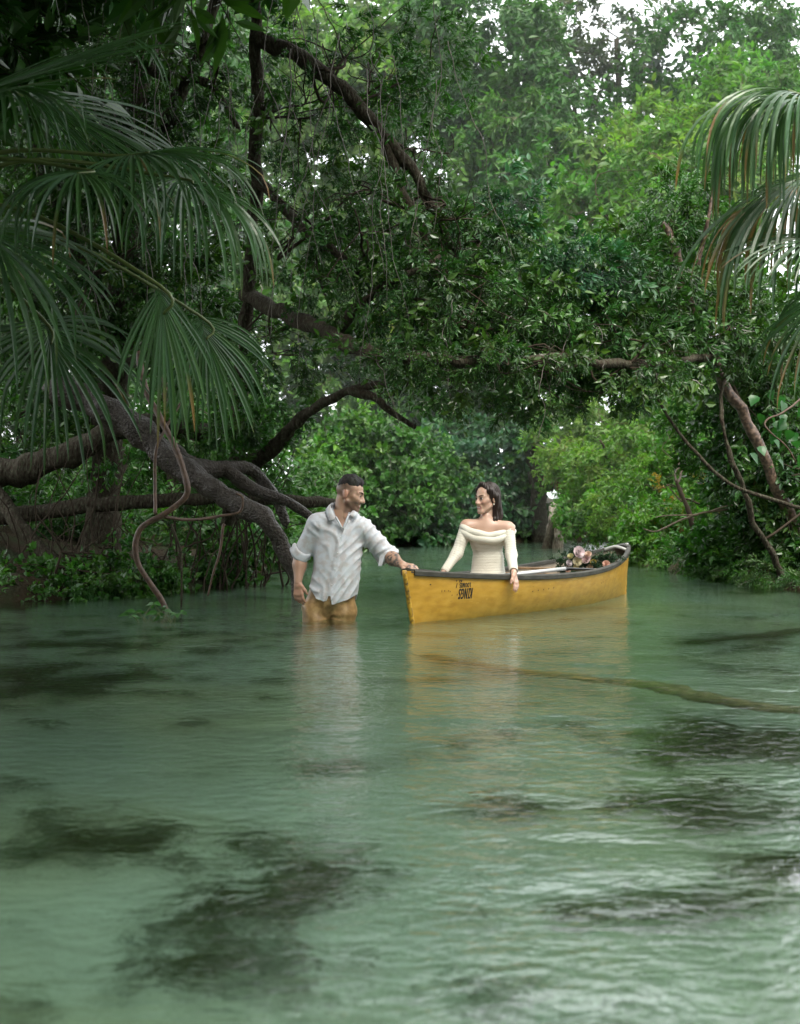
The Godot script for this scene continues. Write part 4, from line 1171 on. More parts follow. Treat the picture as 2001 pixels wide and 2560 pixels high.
# ---------------------------------------------------------------- bodies: a field of blended shapes, meshed as surface nets
class Field:
	var lo: Vector3
	var c: float
	var nx: int
	var ny: int
	var nz: int
	var k: float
	var s := PackedFloat32Array()

	func _init(a: Vector3, b: Vector3, cell: float, sharp: float) -> void:
		lo = a
		c = cell
		k = sharp
		nx = int(ceil((b.x - a.x) / cell)) + 1
		ny = int(ceil((b.y - a.y) / cell)) + 1
		nz = int(ceil((b.z - a.z) / cell)) + 1
		s.resize(nx * ny * nz)

	func span(a: float, b: float, l: float, n: int) -> Vector2i:
		return Vector2i(clampi(int(floor((a - l) / c)), 0, n - 1), clampi(int(ceil((b - l) / c)), 0, n - 1))

	func cap(a: Vector3, b: Vector3, ra: float, rb: float) -> void:
		var r := maxf(ra, rb) + maxf(4.0 / k, 2.5 * c)
		var ix := span(minf(a.x, b.x) - r, maxf(a.x, b.x) + r, lo.x, nx)
		var iy := span(minf(a.y, b.y) - r, maxf(a.y, b.y) + r, lo.y, ny)
		var iz := span(minf(a.z, b.z) - r, maxf(a.z, b.z) + r, lo.z, nz)
		var ab := b - a
		var inv := 1.0 / maxf(ab.length_squared(), 1e-9)
		for j in range(iy.x, iy.y + 1):
			for l in range(iz.x, iz.y + 1):
				var at := (j * nz + l) * nx
				var p := Vector3(0, lo.y + j * c, lo.z + l * c)
				for i in range(ix.x, ix.y + 1):
					p.x = lo.x + i * c
					var t := clampf((p - a).dot(ab) * inv, 0.0, 1.0)
					var d := p.distance_to(a + ab * t) - ra - (rb - ra) * t
					s[at + i] += exp(-k * d)

	func ell(o: Vector3, r: Vector3, basis := Basis.IDENTITY, sign := 1.0) -> void:
		var m := maxf(r.x, maxf(r.y, r.z)) + maxf(4.0 / k, 2.5 * c)
		var ix := span(o.x - m, o.x + m, lo.x, nx)
		var iy := span(o.y - m, o.y + m, lo.y, ny)
		var iz := span(o.z - m, o.z + m, lo.z, nz)
		var ib := basis.inverse()
		for j in range(iy.x, iy.y + 1):
			for l in range(iz.x, iz.y + 1):
				var at := (j * nz + l) * nx
				for i in range(ix.x, ix.y + 1):
					var q := ib * (Vector3(lo.x + i * c, lo.y + j * c, lo.z + l * c) - o)
					var k0 := (q / r).length()
					var k1 := (q / (r * r)).length()
					var d := k0 * (k0 - 1.0) / maxf(k1, 1e-6)
					if sign > 0.0: s[at + i] += exp(-k * d)
					else: s[at + i] /= (1.0 + exp(-k * d))

	func value(n: int) -> float:
		return 0.2 if s[n] < 1e-9 else -log(s[n]) / k

	# keep: Callable(position) -> bool; bend: Callable(position, outward) -> Vector3; tint: Callable(position) -> Color
	func mesh(st: SurfaceTool, at: int, origin: Vector3, tint: Callable, keep = null, bend = null) -> int:
		var cells := PackedInt32Array()
		cells.resize(nx * ny * nz)
		cells.fill(-1)
		var pos := PackedVector3Array()
		var ok := PackedFloat32Array()
		var sx := 1
		var sz := nx
		var sy := nx * nz
		var off := PackedInt32Array([0, sx, sz, sz + sx, sy, sy + sx, sy + sz, sy + sz + sx])
		var ea := PackedInt32Array([0, 2, 4, 6, 0, 1, 4, 5, 0, 1, 2, 3])
		var eb := PackedInt32Array([1, 3, 5, 7, 2, 3, 6, 7, 4, 5, 6, 7])
		for j in ny - 1:
			for l in nz - 1:
				var row := j * sy + l * sz
				for i in nx - 1:
					var b := row + i
					var n := 0
					for q in off:
						if s[b + q] > 1.0: n += 1
					if n == 0 or n == 8: continue
					var sum := Vector3.ZERO
					var cnt := 0
					for e in 12:
						var va := value(b + off[ea[e]])
						var vb := value(b + off[eb[e]])
						if (va < 0.0) == (vb < 0.0): continue
						var t := va / (va - vb)
						var qa := ea[e]
						var qb := eb[e]
						var pa := Vector3(qa & 1, (qa >> 2) & 1, (qa >> 1) & 1)
						var pb := Vector3(qb & 1, (qb >> 2) & 1, (qb >> 1) & 1)
						sum += pa.lerp(pb, t)
						cnt += 1
					if cnt == 0: continue
					var p := lo + (Vector3(i, j, l) + sum / cnt) * c
					cells[b] = pos.size()
					var g := Vector3(value(b + sx) - value(b), value(b + sy) - value(b), value(b + sz) - value(b)).normalized()
					ok.append(1.0 if keep == null else keep.call(p))
					if bend != null: p = bend.call(p, g)
					pos.append(p)
		var faces := PackedInt32Array()
		var moved := {}
		for j in range(1, ny - 1):
			for l in range(1, nz - 1):
				for i in range(1, nx - 1):
					var b := j * sy + l * sz + i
					if cells[b] < 0: continue
					var inside := s[b] > 1.0
					for ax in 3:
						var step: int = [sx, sy, sz][ax]
						if (s[b + step] > 1.0) == inside: continue
						var u: int = [sy, sz, sx][ax]
						var w: int = [sz, sx, sy][ax]
						var q := [cells[b], cells[b - u], cells[b - u - w], cells[b - w]]
						if q[0] < 0 or q[1] < 0 or q[2] < 0 or q[3] < 0: continue
						if ok[q[0]] <= 0.0 and ok[q[1]] <= 0.0 and ok[q[2]] <= 0.0 and ok[q[3]] <= 0.0: continue
						var order := [0, 1, 2, 0, 2, 3] if not inside else [0, 2, 1, 0, 3, 2]
						for o: int in order: faces.append(q[o])
						if keep != null:
							for o in 4: # draw the edge of the cloth to where it ends
								var v: int = q[o]
								if ok[v] > 0.0: continue
								for n: int in [q[(o + 1) % 4], q[(o + 3) % 4], q[(o + 2) % 4]]:
									if ok[n] > 0.0 and not moved.has(v):
										moved[v] = pos[v].lerp(pos[n], clampf(ok[v] / (ok[v] - ok[n]), 0.0, 1.0))
		for v: int in moved: pos[v] = moved[v]
		for p in pos:
			st.set_color(tint.call(p))
			st.add_vertex(p - origin)
		for v: int in faces: st.add_index(at + v)
		return at + pos.size()

func fm(st: SurfaceTool) -> ArrayMesh:
	st.generate_normals()
	return st.commit()

# a hand: wrist, direction of the fingers, direction the back of the hand faces, side of the thumb (+1: along fingers x back)
func add_hand(f: Field, wrist: Vector3, dir: Vector3, back: Vector3, size: float, curl: Array, thumb: float, spread := 0.12) -> void:
	dir = dir.normalized()
	var side := dir.cross(back).normalized()
	back = side.cross(dir).normalized()
	var s := size / 0.19
	var lens := [0.068, 0.077, 0.072, 0.056]
	for i in 4:
		var u := (1.5 - i) * thumb
		var base := wrist + (dir * (0.088 - 0.004 * absf(i - 1.2)) + side * u * 0.0185) * s
		f.cap(wrist + dir * 0.012 * s + side * u * 0.011 * s, base, 0.0135 * s, 0.0115 * s)
		var d := dir.rotated(back, -u * spread * 0.6)
		var p := base
		var ln: float = lens[i] * s
		for k in 3:
			var ang: float = curl[i] * [0.7, 1.0, 0.8][k]
			d = d.rotated(side, -ang)
			var e: Vector3 = p + d * ln * [0.46, 0.3, 0.24][k]
			f.cap(p, e, (0.0098 - 0.0009 * k) * s, (0.009 - 0.001 * k) * s)
			p = e
	var tb := wrist + (dir * 0.028 + side * thumb * 0.03) * s
	f.cap(wrist + dir * 0.01 * s + side * thumb * 0.01 * s, tb, 0.014 * s, 0.013 * s)
	var td := (dir * 0.85 + side * thumb * 0.55 - back * 0.25).normalized()
	f.cap(tb, tb + td * 0.038 * s, 0.0125 * s, 0.0108 * s)
	var t2 := tb + td * 0.038 * s
	f.cap(t2, t2 + (td * 0.8 + dir * 0.4 - back * 0.2).normalized() * 0.03 * s, 0.0105 * s, 0.0085 * s)

# a head about its own centre, between the ears: face to +z; X turns its own axes into the world's
func add_head(f: Field, X: Transform3D, female: bool) -> void:
	var b := X.basis.orthonormalized()
	var z := X.basis.get_scale().x
	var w := 0.93 if female else 1.0
	var pt := func(x: float, y: float, zz: float) -> Vector3: return X * Vector3(x, y, zz)
	f.ell(pt.call(0, 0.036, -0.012), Vector3(0.074 * w, 0.086, 0.093) * z, b)
	f.ell(pt.call(0, -0.025, 0.03), Vector3(0.058 * w, 0.082, 0.058) * z, b)
	f.ell(pt.call(0, 0.045, 0.035), Vector3(0.062 * w, 0.05, 0.05) * z, b)
	var jw := 0.05 if not female else 0.041
	for sd: float in [-1.0, 1.0]:
		f.cap(pt.call(sd * jw, -0.055, 0.005), pt.call(sd * 0.013, -0.1, 0.066), 0.02 * z, 0.018 * z)
		f.cap(pt.call(sd * 0.038 * w, -0.024, 0.066), pt.call(sd * 0.048 * w, -0.01, 0.045), 0.019 * z, 0.019 * z)
		f.cap(pt.call(sd * 0.012, 0.021, 0.084), pt.call(sd * 0.045 * w, 0.021, 0.07), 0.0095 * z, 0.009 * z)
		f.ell(pt.call(sd * 0.0125, -0.037, 0.098), Vector3(0.008, 0.0075, 0.01) * z, b)
		f.ell(pt.call(sd * 0.077 * w, -0.005, -0.012), Vector3(0.009, 0.03, 0.018) * z, b * Basis(Vector3.UP, sd * 0.35))
	f.cap(pt.call(0, 0.012, 0.088), pt.call(0, -0.032, 0.108), 0.0085 * z, (0.0115 if not female else 0.01) * z)
	f.cap(pt.call(-0.018, -0.061, 0.084), pt.call(0.018, -0.061, 0.084), 0.0065 * z, 0.0065 * z)
	f.cap(pt.call(-0.015, -0.072, 0.083), pt.call(0.015, -0.072, 0.083), 0.007 * z, 0.007 * z)
	f.ell(pt.call(0, -0.1, 0.074), Vector3(0.018, 0.015, 0.014) * z, b)
	for sd: float in [-1.0, 1.0]:
		f.ell(pt.call(sd * 0.031 * w, 0.002, 0.098), Vector3(0.016, 0.011, 0.016) * z, b, -1.0)
		f.ell(pt.call(sd * 0.031 * w, 0.001, 0.072), Vector3(0.0135, 0.011, 0.0125) * z, b)
	f.ell(pt.call(0, -0.0665, 0.098), Vector3(0.022, 0.0025, 0.012) * z, b, -1.0)

func ribbon(pts: Array, widths: Array, out: Array) -> ArrayMesh:
	var st := st_new()
	st.set_smooth_group(0)
	for i in pts.size() - 1:
		var a: Vector3 = pts[i]
		var b: Vector3 = pts[i + 1]
		var a2: Vector3 = a + out[i] * widths[i]
		var b2: Vector3 = b + out[i + 1] * widths[i + 1]
		for v: Vector3 in [a, a2, b, b, a2, b2]: st.add_vertex(v)
	return st_done(st)

func eye_parts(parent: Node3D, X: Transform3D, female: bool, base: Vector3, look: float) -> void:
	var w := 0.93 if female else 1.0
	for sd: float in [-1.0, 1.0]:
		var o := X * Vector3(sd * 0.031 * w, 0.001, 0.081)
		var sp := SphereMesh.new()
		sp.radius = 0.0088
		sp.height = 0.0176
		sp.radial_segments = 14
		sp.rings = 8
		var e := mi("eye", sp, mat(0.34, 0.31, 0.29, 0.2), parent)
		e.position = o - base
		var ir := SphereMesh.new()
		ir.radius = 0.0074
		ir.height = 0.0148
		ir.radial_segments = 12
		ir.rings = 6
		var i := mi("iris", ir, mat(0.02, 0.013, 0.01, 0.2), e)
		i.position = X.basis.orthonormalized() * Vector3(sin(look) * 0.0046, 0.0, 0.0046)
		# brow and lash lines
		var st := st_new()
		st.set_smooth_group(0)
		var br := []
		var ls := []
		for k in 7:
			var u := k / 6.0
			br.append(X * Vector3(sd * (0.012 + 0.037 * u) * w, 0.0215 + 0.008 * sin(u * 2.2) - 0.003 * u, 0.0965 - 0.020 * u * u))
			ls.append(X * Vector3(sd * (0.017 + 0.029 * u) * w, 0.006 + 0.0055 * sin(u * PI * 0.9), 0.0895 - 0.014 * u * u))
		add_tube(st, PackedVector3Array(br), 0.005 if not female else 0.0036, 0.0022, 5)
		mi("brow", st_done(st), mat(0.02, 0.013, 0.009, 0.8), parent).position = -base
		if not female: continue
		var st2 := st_new()
		st2.set_smooth_group(0)
		add_tube(st2, PackedVector3Array(ls), 0.0014, 0.0022, 5)
		mi("lashes", st_done(st2), mat(0.012, 0.008, 0.006, 0.8), parent).position = -base

func cloth(r: float, g: float, b: float, rough: float, weave: float) -> StandardMaterial3D:
	var m := textured(mat(r, g, b, rough), null, noise_tex(0.2, 2, 256), 6.0, weave)
	m.rim_enabled = true
	m.rim = 0.25
	return m

func ring_band(o: Vector3, axis: Vector3, r: float, h: float, sd: int) -> ArrayMesh:
	axis = axis.normalized()
	var s := axis.cross(Vector3.FORWARD).normalized()
	var u := axis.cross(s)
	rng.seed = sd
	var ph := rng.randf() * TAU
	var st := st_new()
	st.set_smooth_group(0)
	var rings := []
	for i in 25:
		var a := TAU * i / 24.0
		var rad := r * (1.0 + 0.07 * sin(a * 3.0 + ph) + 0.05 * sin(a * 5.0 + ph * 2.0))
		var sh := 0.012 * sin(a * 2.0 + ph)
		var ring := []
		for k: Vector2 in [Vector2(-0.012, -0.5), Vector2(0.0, -0.56), Vector2(0.008, -0.3), Vector2(0.004, 0.0), Vector2(0.01, 0.3), Vector2(0.002, 0.54), Vector2(-0.012, 0.5)]:
			ring.append(o + (s * cos(a) + u * sin(a)) * (rad + k.x) + axis * (k.y * h + sh))
		rings.append(ring)
	add_strip(st, rings)
	return st_done(st)

# ---------------------------------------------------------------- the man
func make_man() -> void:
	var D := 12.2
	var base := Vector3(-0.47, -0.78, -D)
	base.y = ground_y(base.x, base.z)
	var man := thing("person", "person in a wet white shirt and tan shorts standing thigh-deep, hand on the canoe", "person", base)
	var skin := Color(0.4, 0.245, 0.17)
	var neck := P(857, 1283, D + 0.01)
	var shr := P(795, 1309, D)
	var shl := P(906, 1321, D)
	var elr := P(752, 1388, D + 0.03)
	var ell := P(972, 1390, D + 0.02)
	var wrr := P(745, 1457, D - 0.05)
	var wrl := P(1004, 1411, D - 0.2)
	var hipr := P(792, 1525, D)
	var hipl := P(855, 1525, D)
	var chest := P(848, 1348, D)
	var belly := P(841, 1418, D - 0.01)
	var pelvis := P(829, 1492, D)
	var head := Transform3D(Basis(Vector3.UP, deg_to_rad(76)) * Basis(Vector3.RIGHT, deg_to_rad(11)) * Basis(Vector3.BACK, deg_to_rad(-3)), P(875, 1236, D))
	var feet_y := base.y + 0.03
	# body
	var f := Field.new(Vector3(-0.82, base.y - 0.02, -D - 0.3), Vector3(0.06, 0.84, -D + 0.36), 0.013, 70.0)
	f.ell(chest, Vector3(0.155, 0.15, 0.1))
	f.ell(belly, Vector3(0.15, 0.15, 0.1))
	f.ell(pelvis, Vector3(0.15, 0.11, 0.1))
	for side in [[shr, elr, wrr, hipr, -1.0], [shl, ell, wrl, hipl, 1.0]]:
		f.cap(neck + Vector3(0, -0.02, 0), side[0], 0.05, 0.052)
		f.cap(side[0], side[1], 0.054, 0.041)
		f.cap(side[1], side[1].lerp(side[2], 0.35), 0.041, 0.044)
		f.cap(side[1].lerp(side[2], 0.35), side[2], 0.044, 0.028)
		var hip: Vector3 = side[3]
		var knee := Vector3(hip.x - 0.02 * side[4], -0.34, hip.z + 0.04)
		var ankle := Vector3(hip.x + 0.01 * side[4], feet_y + 0.06, hip.z - 0.02)
		f.cap(hip, knee, 0.085, 0.056)
		f.cap(knee, knee.lerp(ankle, 0.35), 0.05, 0.056)
		f.cap(knee.lerp(ankle, 0.35), ankle, 0.054, 0.036)
		f.cap(ankle + Vector3(0, -0.03, -0.03), ankle + Vector3(0.02 * side[4], -0.05, 0.17), 0.036, 0.028)
	f.cap(neck + Vector3(0, -0.03, 0), neck + Vector3(0.02, 0.06, 0), 0.062, 0.058)
	var st := st_new()
	var tat := func(p: Vector3) -> Color:
		# tattoos on both forearms: ink in bands and curls
		for side in [[ell, wrl, 0.1, 1.0], [elr, wrr, 0.1, 0.8]]:
			var a: Vector3 = side[0]
			var b: Vector3 = side[1]
			var t: float = (p - a).dot(b - a) / (b - a).length_squared()
			if t > side[2] and t < 1.15 and p.distance_to(a.lerp(b, clampf(t, 0, 1))) < 0.06:
				var n := sin(noise.get_noise_3dv(p * 330.0) * 15.0 + noise.get_noise_3dv(p * 700.0) * 4.0)
				var k: float = smoothstep(0.0, 0.5, n) * side[3]
				if side[3] < 1.0: k *= smoothstep(-0.1, 0.25, noise.get_noise_3dv(p * 190.0 + Vector3(9, 3, 1)))
				return skin.lerp(Color(0.035, 0.04, 0.042), k * 0.9)
		return skin
	var at := f.mesh(st, 0, base, tat)
	# head and neck
	var h := Field.new(P(838, 1296, D) - Vector3(0.04, 0.02, 0.13), P(915, 1185, D) + Vector3(0.04, 0.03, 0.13), 0.005, 150.0)
	add_head(h, head, false)
	h.cap(head * Vector3(0, -0.05, -0.035), neck + Vector3(0, 0.0, 0), 0.057, 0.061)
	h.cap(head * Vector3(0, -0.05, 0.0), neck + Vector3(0.02, -0.03, 0.03), 0.045, 0.045)
	var hi := head.affine_inverse()
	var face := func(p: Vector3) -> Color:
		var q: Vector3 = hi * p
		var c := skin
		var n := noise.get_noise_3dv(p * 900.0) * 0.15
		# beard and moustache
		var beard := smoothstep(-0.03, -0.055, q.y + n * 0.03) * smoothstep(-0.02, 0.012, q.z) * smoothstep(-0.145, -0.125, q.y)
		beard *= 1.0 - smoothstep(0.0, 0.006, 0.009 - absf(q.y + 0.066)) * smoothstep(0.03, 0.022, absf(q.x)) * smoothstep(0.07, 0.08, q.z)
		c = c.lerp(Color(0.075, 0.045, 0.03), clampf(beard * (0.78 + n), 0, 0.85))
		# clipped hair round the sides and back
		var fade := smoothstep(-0.05, 0.05, q.y - maxf(0.0, q.z - 0.02) * 0.5) * smoothstep(0.052, 0.03, q.z)
		c = c.lerp(Color(0.05, 0.036, 0.027), clampf(fade * (0.72 + n * 2.0) * smoothstep(0.0, 0.012, absf(q.x) - 0.062 + maxf(0.0, -q.z) * 2.0), 0, 0.85))
		if absf(q.x) > 0.071 and q.z < 0.012 and q.z > -0.035 and absf(q.y + 0.005) < 0.032: c = skin * Color(1.12, 0.95, 0.95)
		var lip := smoothstep(0.007, 0.003, absf(q.y + 0.071)) * smoothstep(0.024, 0.018, absf(q.x)) * smoothstep(0.075, 0.082, q.z)
		c = c.lerp(Color(0.36, 0.13, 0.1), lip * 0.8)
		var tooth := smoothstep(0.0042, 0.002, absf(q.y + 0.0655)) * smoothstep(0.018, 0.014, absf(q.x)) * smoothstep(0.07, 0.078, q.z)
		return c.lerp(Color(0.7, 0.66, 0.6), tooth)
	at = h.mesh(st, at, base, face)
	# hands
	var g := Field.new(wrr - Vector3(0.075, 0.19, 0.08), wrr + Vector3(0.075, 0.05, 0.08), 0.0045, 260.0)
	add_hand(g, wrr, Vector3(0.06, -1, 0.1), Vector3(-0.45, 0.1, 0.9), 0.185, [0.3, 0.34, 0.4, 0.45], -1.0)
	g.cap(wrr + (elr - wrr) * 0.12, wrr + Vector3(0, -0.02, 0.0), 0.028, 0.025)
	at = g.mesh(st, at, base, func(_p: Vector3) -> Color: return skin * Color(1.06, 0.98, 0.97))
	var grip := canoe_at * Vector3(-0.035, 0.392, 0.0)
	var g2 := Field.new(wrl - Vector3(0.06, 0.1, 0.12), wrl + Vector3(0.17, 0.08, 0.16), 0.0045, 260.0)
	add_hand(g2, wrl, grip - wrl + Vector3(0.05, -0.012, 0), Vector3(-0.1, 1, 0.25), 0.185, [0.38, 0.4, 0.42, 0.45], 1.0)
	g2.cap(wrl + (ell - wrl) * 0.12, wrl + (grip - wrl) * 0.15, 0.03, 0.026)
	at = g2.mesh(st, at, base, func(p: Vector3) -> Color:
		var n := sin(noise.get_noise_3dv(p * 400.0) * 14.0)
		return skin.lerp(Color(0.045, 0.045, 0.045), smoothstep(0.1, 0.6, n) * 0.75))
	var sk := mat(1, 1, 1, 0.42, true)
	sk.subsurf_scatter_enabled = true
	sk.subsurf_scatter_strength = 0.12
	mi("body", fm(st), sk, man)
	eye_parts(man, head, false, base, 0.2)
	# hair
	var hf := Field.new(head.origin - Vector3(0.14, 0.02, 0.13), head.origin + Vector3(0.14, 0.17, 0.13), 0.005, 200.0)
	hf.ell(head * Vector3(0, 0.062, -0.01), Vector3(0.07, 0.078, 0.088), head.basis)
	hf.ell(head * Vector3(0, 0.09, 0.018), Vector3(0.056, 0.038, 0.06), head.basis)
	hf.ell(head * Vector3(0, 0.1, 0.046), Vector3(0.036, 0.02, 0.028), head.basis)
	var hs := st_new()
	hf.mesh(hs, 0, base, func(p: Vector3) -> Color: return Color(0.007, 0.0055, 0.0045) * (1.0 + 0.6 * noise.get_noise_3dv(p * 700.0)),
		func(p: Vector3) -> float:
			var q: Vector3 = hi * p
			return q.y - 0.058 + 0.02 * noise.get_noise_3dv(p * 300.0) + maxf(0.0, -q.z - 0.03) * 0.4,
		func(p: Vector3, n: Vector3) -> Vector3:
			var q: Vector3 = hi * p
			return p + n * (0.002 + 0.011 * noise.get_noise_3dv(q * Vector3(1400, 500, 800))))
	mi("hair", fm(hs), mat(1, 1, 1, 0.75, true), man)
	# shirt
	var sf := Field.new(Vector3(-0.84, P(0, 1525, D).y, -D - 0.22), Vector3(0.02, 0.86, -D + 0.24), 0.0085, 60.0)
	sf.ell(chest, Vector3(0.168, 0.17, 0.112))
	sf.ell(chest.lerp(belly, 0.5), Vector3(0.166, 0.16, 0.113))
	sf.ell(belly + Vector3(0.004, 0, 0.002), Vector3(0.166, 0.16, 0.116))
	sf.ell(belly.lerp(pelvis, 0.5) + Vector3(0.004, 0, 0), Vector3(0.168, 0.15, 0.12))
	sf.ell(pelvis + Vector3(0.005, 0.0, 0), Vector3(0.175, 0.15, 0.128))
	sf.cap(neck + Vector3(0, -0.02, 0), shr, 0.066, 0.066)
	sf.cap(neck + Vector3(0, -0.02, 0), shl, 0.066, 0.066)
	var cut_r := shr.lerp(elr, 0.98)
	var cut_l := shl.lerp(ell, 0.97)
	sf.cap(shr, elr, 0.069, 0.064)
	sf.cap(shl, ell, 0.067, 0.062)
	sf.cap(shl.lerp(ell, 0.5), ell + Vector3(-0.03, -0.045, 0), 0.05, 0.04)
	sf.cap(neck + Vector3(0, -0.06, 0), neck + Vector3(0.006, 0.05, -0.005), 0.08, 0.076)
	var hem := [[760.0, 1440.0], [769.0, 1449.0], [778.0, 1474.0], [792.0, 1494.0], [810.0, 1501.0], [819.0, 1500.0], [827.0, 1476.0], [831.0, 1509.0], [845.0, 1506.0], [867.0, 1498.0], [890.0, 1487.0], [909.0, 1476.0], [916.0, 1440.0]]
	var placket := [P(857, 1322, D).x, P(828, 1480, D).x, P(857, 1322, D).y, P(828, 1480, D).y]
	var shirt := st_new()
	sf.mesh(shirt, 0, base, func(_p: Vector3) -> Color: return Color.WHITE,
		func(p: Vector3) -> float:
			var k := 1.0
			if p.x < shr.x + 0.02 and p.distance_to(elr) < 0.12: k = minf(k, (cut_r - p).dot((elr - shr).normalized()))
			if p.x > shl.x: k = minf(k, (cut_l - p).dot((ell - shl).normalized()))
			var px := 1000.5 + p.x / D * F
			var py := HORIZON - (p.y - EYE) / D * F
			if p.z > -D - 0.02:
				for i in hem.size() - 1:
					if px >= hem[i][0] and px < hem[i + 1][0]:
						k = minf(k, (lerpf(hem[i][1], hem[i + 1][1], (px - hem[i][0]) / (hem[i + 1][0] - hem[i][0])) - py) / 353.0)
				k = minf(k, maxf(py - 1321.0, maxf(855.0 - (1321.0 - py) * 0.44 - px, px - 857.0 - (1321.0 - py) * 0.4)) / 353.0)
			else:
				k = minf(k, (1500.0 - py) / 353.0)
			return minf(k, neck.y + 0.05 - 0.25 * (p.x - neck.x) + clampf((-D - p.z) * 0.5, -0.03, 0.02) - p.y),
		func(p: Vector3, n: Vector3) -> Vector3:
			var m := noise.get_noise_3dv(p * 60.0 + Vector3(3, 3, 3))
			var m2 := noise.get_noise_3dv(p * 130.0 + Vector3(8, 1, 3))
			var ph: float
			var amp := smoothstep(-0.12, 0.3, noise.get_noise_3dv(p * 75.0 + Vector3(40, 0, 0)))
			if p.x < shr.x + 0.012 and p.y < shr.y + 0.02 or p.x > shl.x + 0.015:
				var ax := (elr - shr).normalized() if p.x < shr.x + 0.03 else (ell - shl).normalized()
				ph = p.dot(ax) * 105.0 + m * 11.0 + p.z * 30.0 - p.x * 20.0
			elif p.x > lerpf(placket[1], placket[0], clampf((p.y - placket[3]) / (placket[2] - placket[3]), 0, 1)):
				ph = (p.x * 0.72 - p.y * 0.66) * 105.0 + m * 17.0 + m2 * 3.0
			else:
				ph = (p.x * 0.8 + p.y * 0.55) * 90.0 + m * 17.0 + m2 * 3.0
			var fold := pow(0.5 + 0.5 * sin(ph), 3.0)
			var out := p + n * (0.0095 * fold * amp + 0.008 * m + 0.004 * m2 - 0.002)
			# the button band stands a little proud
			if p.z > -D + 0.03:
				var bx := lerpf(placket[1], placket[0], (p.y - placket[3]) / (placket[2] - placket[3]))
				if absf(p.x - bx) < 0.019 and p.y < placket[2] + 0.01: out += n * 0.006
			return out)
	var linen := textured(mat(1, 1, 1, 0.5), noise_tex(0.012, 4, 512, FastNoiseLite.TYPE_SIMPLEX_SMOOTH, ramp([[0.3, 0.52, 0.49, 0.49], [0.5, 0.59, 0.61, 0.64], [0.7, 0.62, 0.66, 0.72]])), noise_tex(0.2, 2, 256), 2.2, 0.06)
	linen.backlight_enabled = true
	linen.backlight = lin(0.25, 0.25, 0.25)
	mi("shirt", fm(shirt), linen, man)
	# collar: it stands round the neck and falls open to two points, then the front edges run down to the first button
	var cs := st_new()
	cs.set_smooth_group(0)
	var rings := []
	var edge := [[872.0, 1286.0, 0.085, 13.0, 9.0], [880.0, 1279.0, 0.06, 14.0, 9.0], [884.0, 1272.0, 0.02, 11.0, 10.0], [878.0, 1266.0, -0.03, 8.0, 10.0], [862.0, 1262.0, -0.07, 0.0, 10.0], [845.0, 1258.0, -0.06, -7.0, 10.0], [831.0, 1257.0, -0.025, -9.0, 11.0], [826.0, 1261.0, 0.02, -11.0, 13.0], [829.0, 1272.0, 0.055, -12.0, 15.0], [835.0, 1285.0, 0.08, -12.0, 17.0], [840.0, 1294.0, 0.095, -9.0, 9.0]]
	for e in edge:
		var o := P(e[0], e[1], D - e[2]) - base
		var q := P(e[0] + e[3], e[1] + e[4], D - e[2] - 0.012) - base
		var n := Vector3(signf(e[3]) * 0.3, 0.3, signf(e[2]) * 0.8).normalized()
		rings.append([o + n * 0.002, o.lerp(q, 0.2) + n * 0.008, q + n * 0.005, q + n * 0.001, o - n * 0.003])
	add_strip(cs, rings)
	mi("collar", st_done(cs), linen, man)
	for e2 in [[[840.0, 1292.0, 0.094], [848.0, 1306.0, 0.106], [855.0, 1320.0, 0.115]], [[873.0, 1286.0, 0.09], [866.0, 1302.0, 0.108], [858.0, 1322.0, 0.118]]]:
		var pts := []
		for e in e2: pts.append(P(e[0], e[1], D - e[2] - 0.008) - base)
		mi("front_edge", tube_mesh(smooth_path(pts, 5), 0.007, 0.007, 6), linen, man)
	mi("cuff", ring_band(shr.lerp(elr, 0.95) - base + Vector3(-0.004, 0, 0), elr - shr, 0.071, 0.062, 41), linen, man)
	mi("cuff", ring_band(shl.lerp(ell, 0.96) - base, ell - shl, 0.066, 0.055, 42), linen, man)
	# the loose cuff tab under the forearm
	var tab := P(952, 1398, D - 0.06) - base
	mi("cuff_tab", beam_between(tab + Vector3(0.012, 0.03, -0.01), tab + Vector3(-0.004, -0.045, 0.012), 0.034, 0.006), linen, man)
	for k in 4:
		var t := 0.12 + k * 0.25
		var bm := SphereMesh.new()
		bm.radius = 0.0055
		bm.height = 0.006
		bm.radial_segments = 8
		bm.rings = 4
		var q := Vector3(lerpf(placket[0], placket[1], t), lerpf(placket[2], placket[3], t), -D + 0.135)
		mi("button", bm, mat(0.7, 0.7, 0.7, 0.3), man).position = q - base
	# shorts
	var tf := Field.new(Vector3(-0.78, -0.32, -D - 0.2), Vector3(-0.2, P(0, 1440, D).y, -D + 0.22), 0.01, 85.0)
	tf.ell(pelvis, Vector3(0.168, 0.14, 0.118))
	tf.cap(hipr + Vector3(-0.006, 0, 0), Vector3(hipr.x - 0.008, -0.3, hipr.z + 0.03), 0.1, 0.088)
	tf.cap(hipl + Vector3(0.006, 0, 0), Vector3(hipl.x + 0.008, -0.3, hipl.z + 0.03), 0.1, 0.088)
	var shorts := st_new()
	tf.mesh(shorts, 0, base, func(_p: Vector3) -> Color: return Color.WHITE,
		func(p: Vector3) -> float: return minf(p.y + 0.27, 0.27 - p.y),
		func(p: Vector3, n: Vector3) -> Vector3:
			var m := noise.get_noise_3dv(p * 80.0)
			var cx := (hipr.x + hipl.x) * 0.5
			var d := Vector2(p.x - cx, p.y - 0.02)
			var ph := atan2(d.x, -d.y) * 5.0 + m * 8.0 + d.length() * 25.0
			return p + n * (0.006 * sin(ph) * smoothstep(0.25, 0.0, p.y) + 0.006 * m))
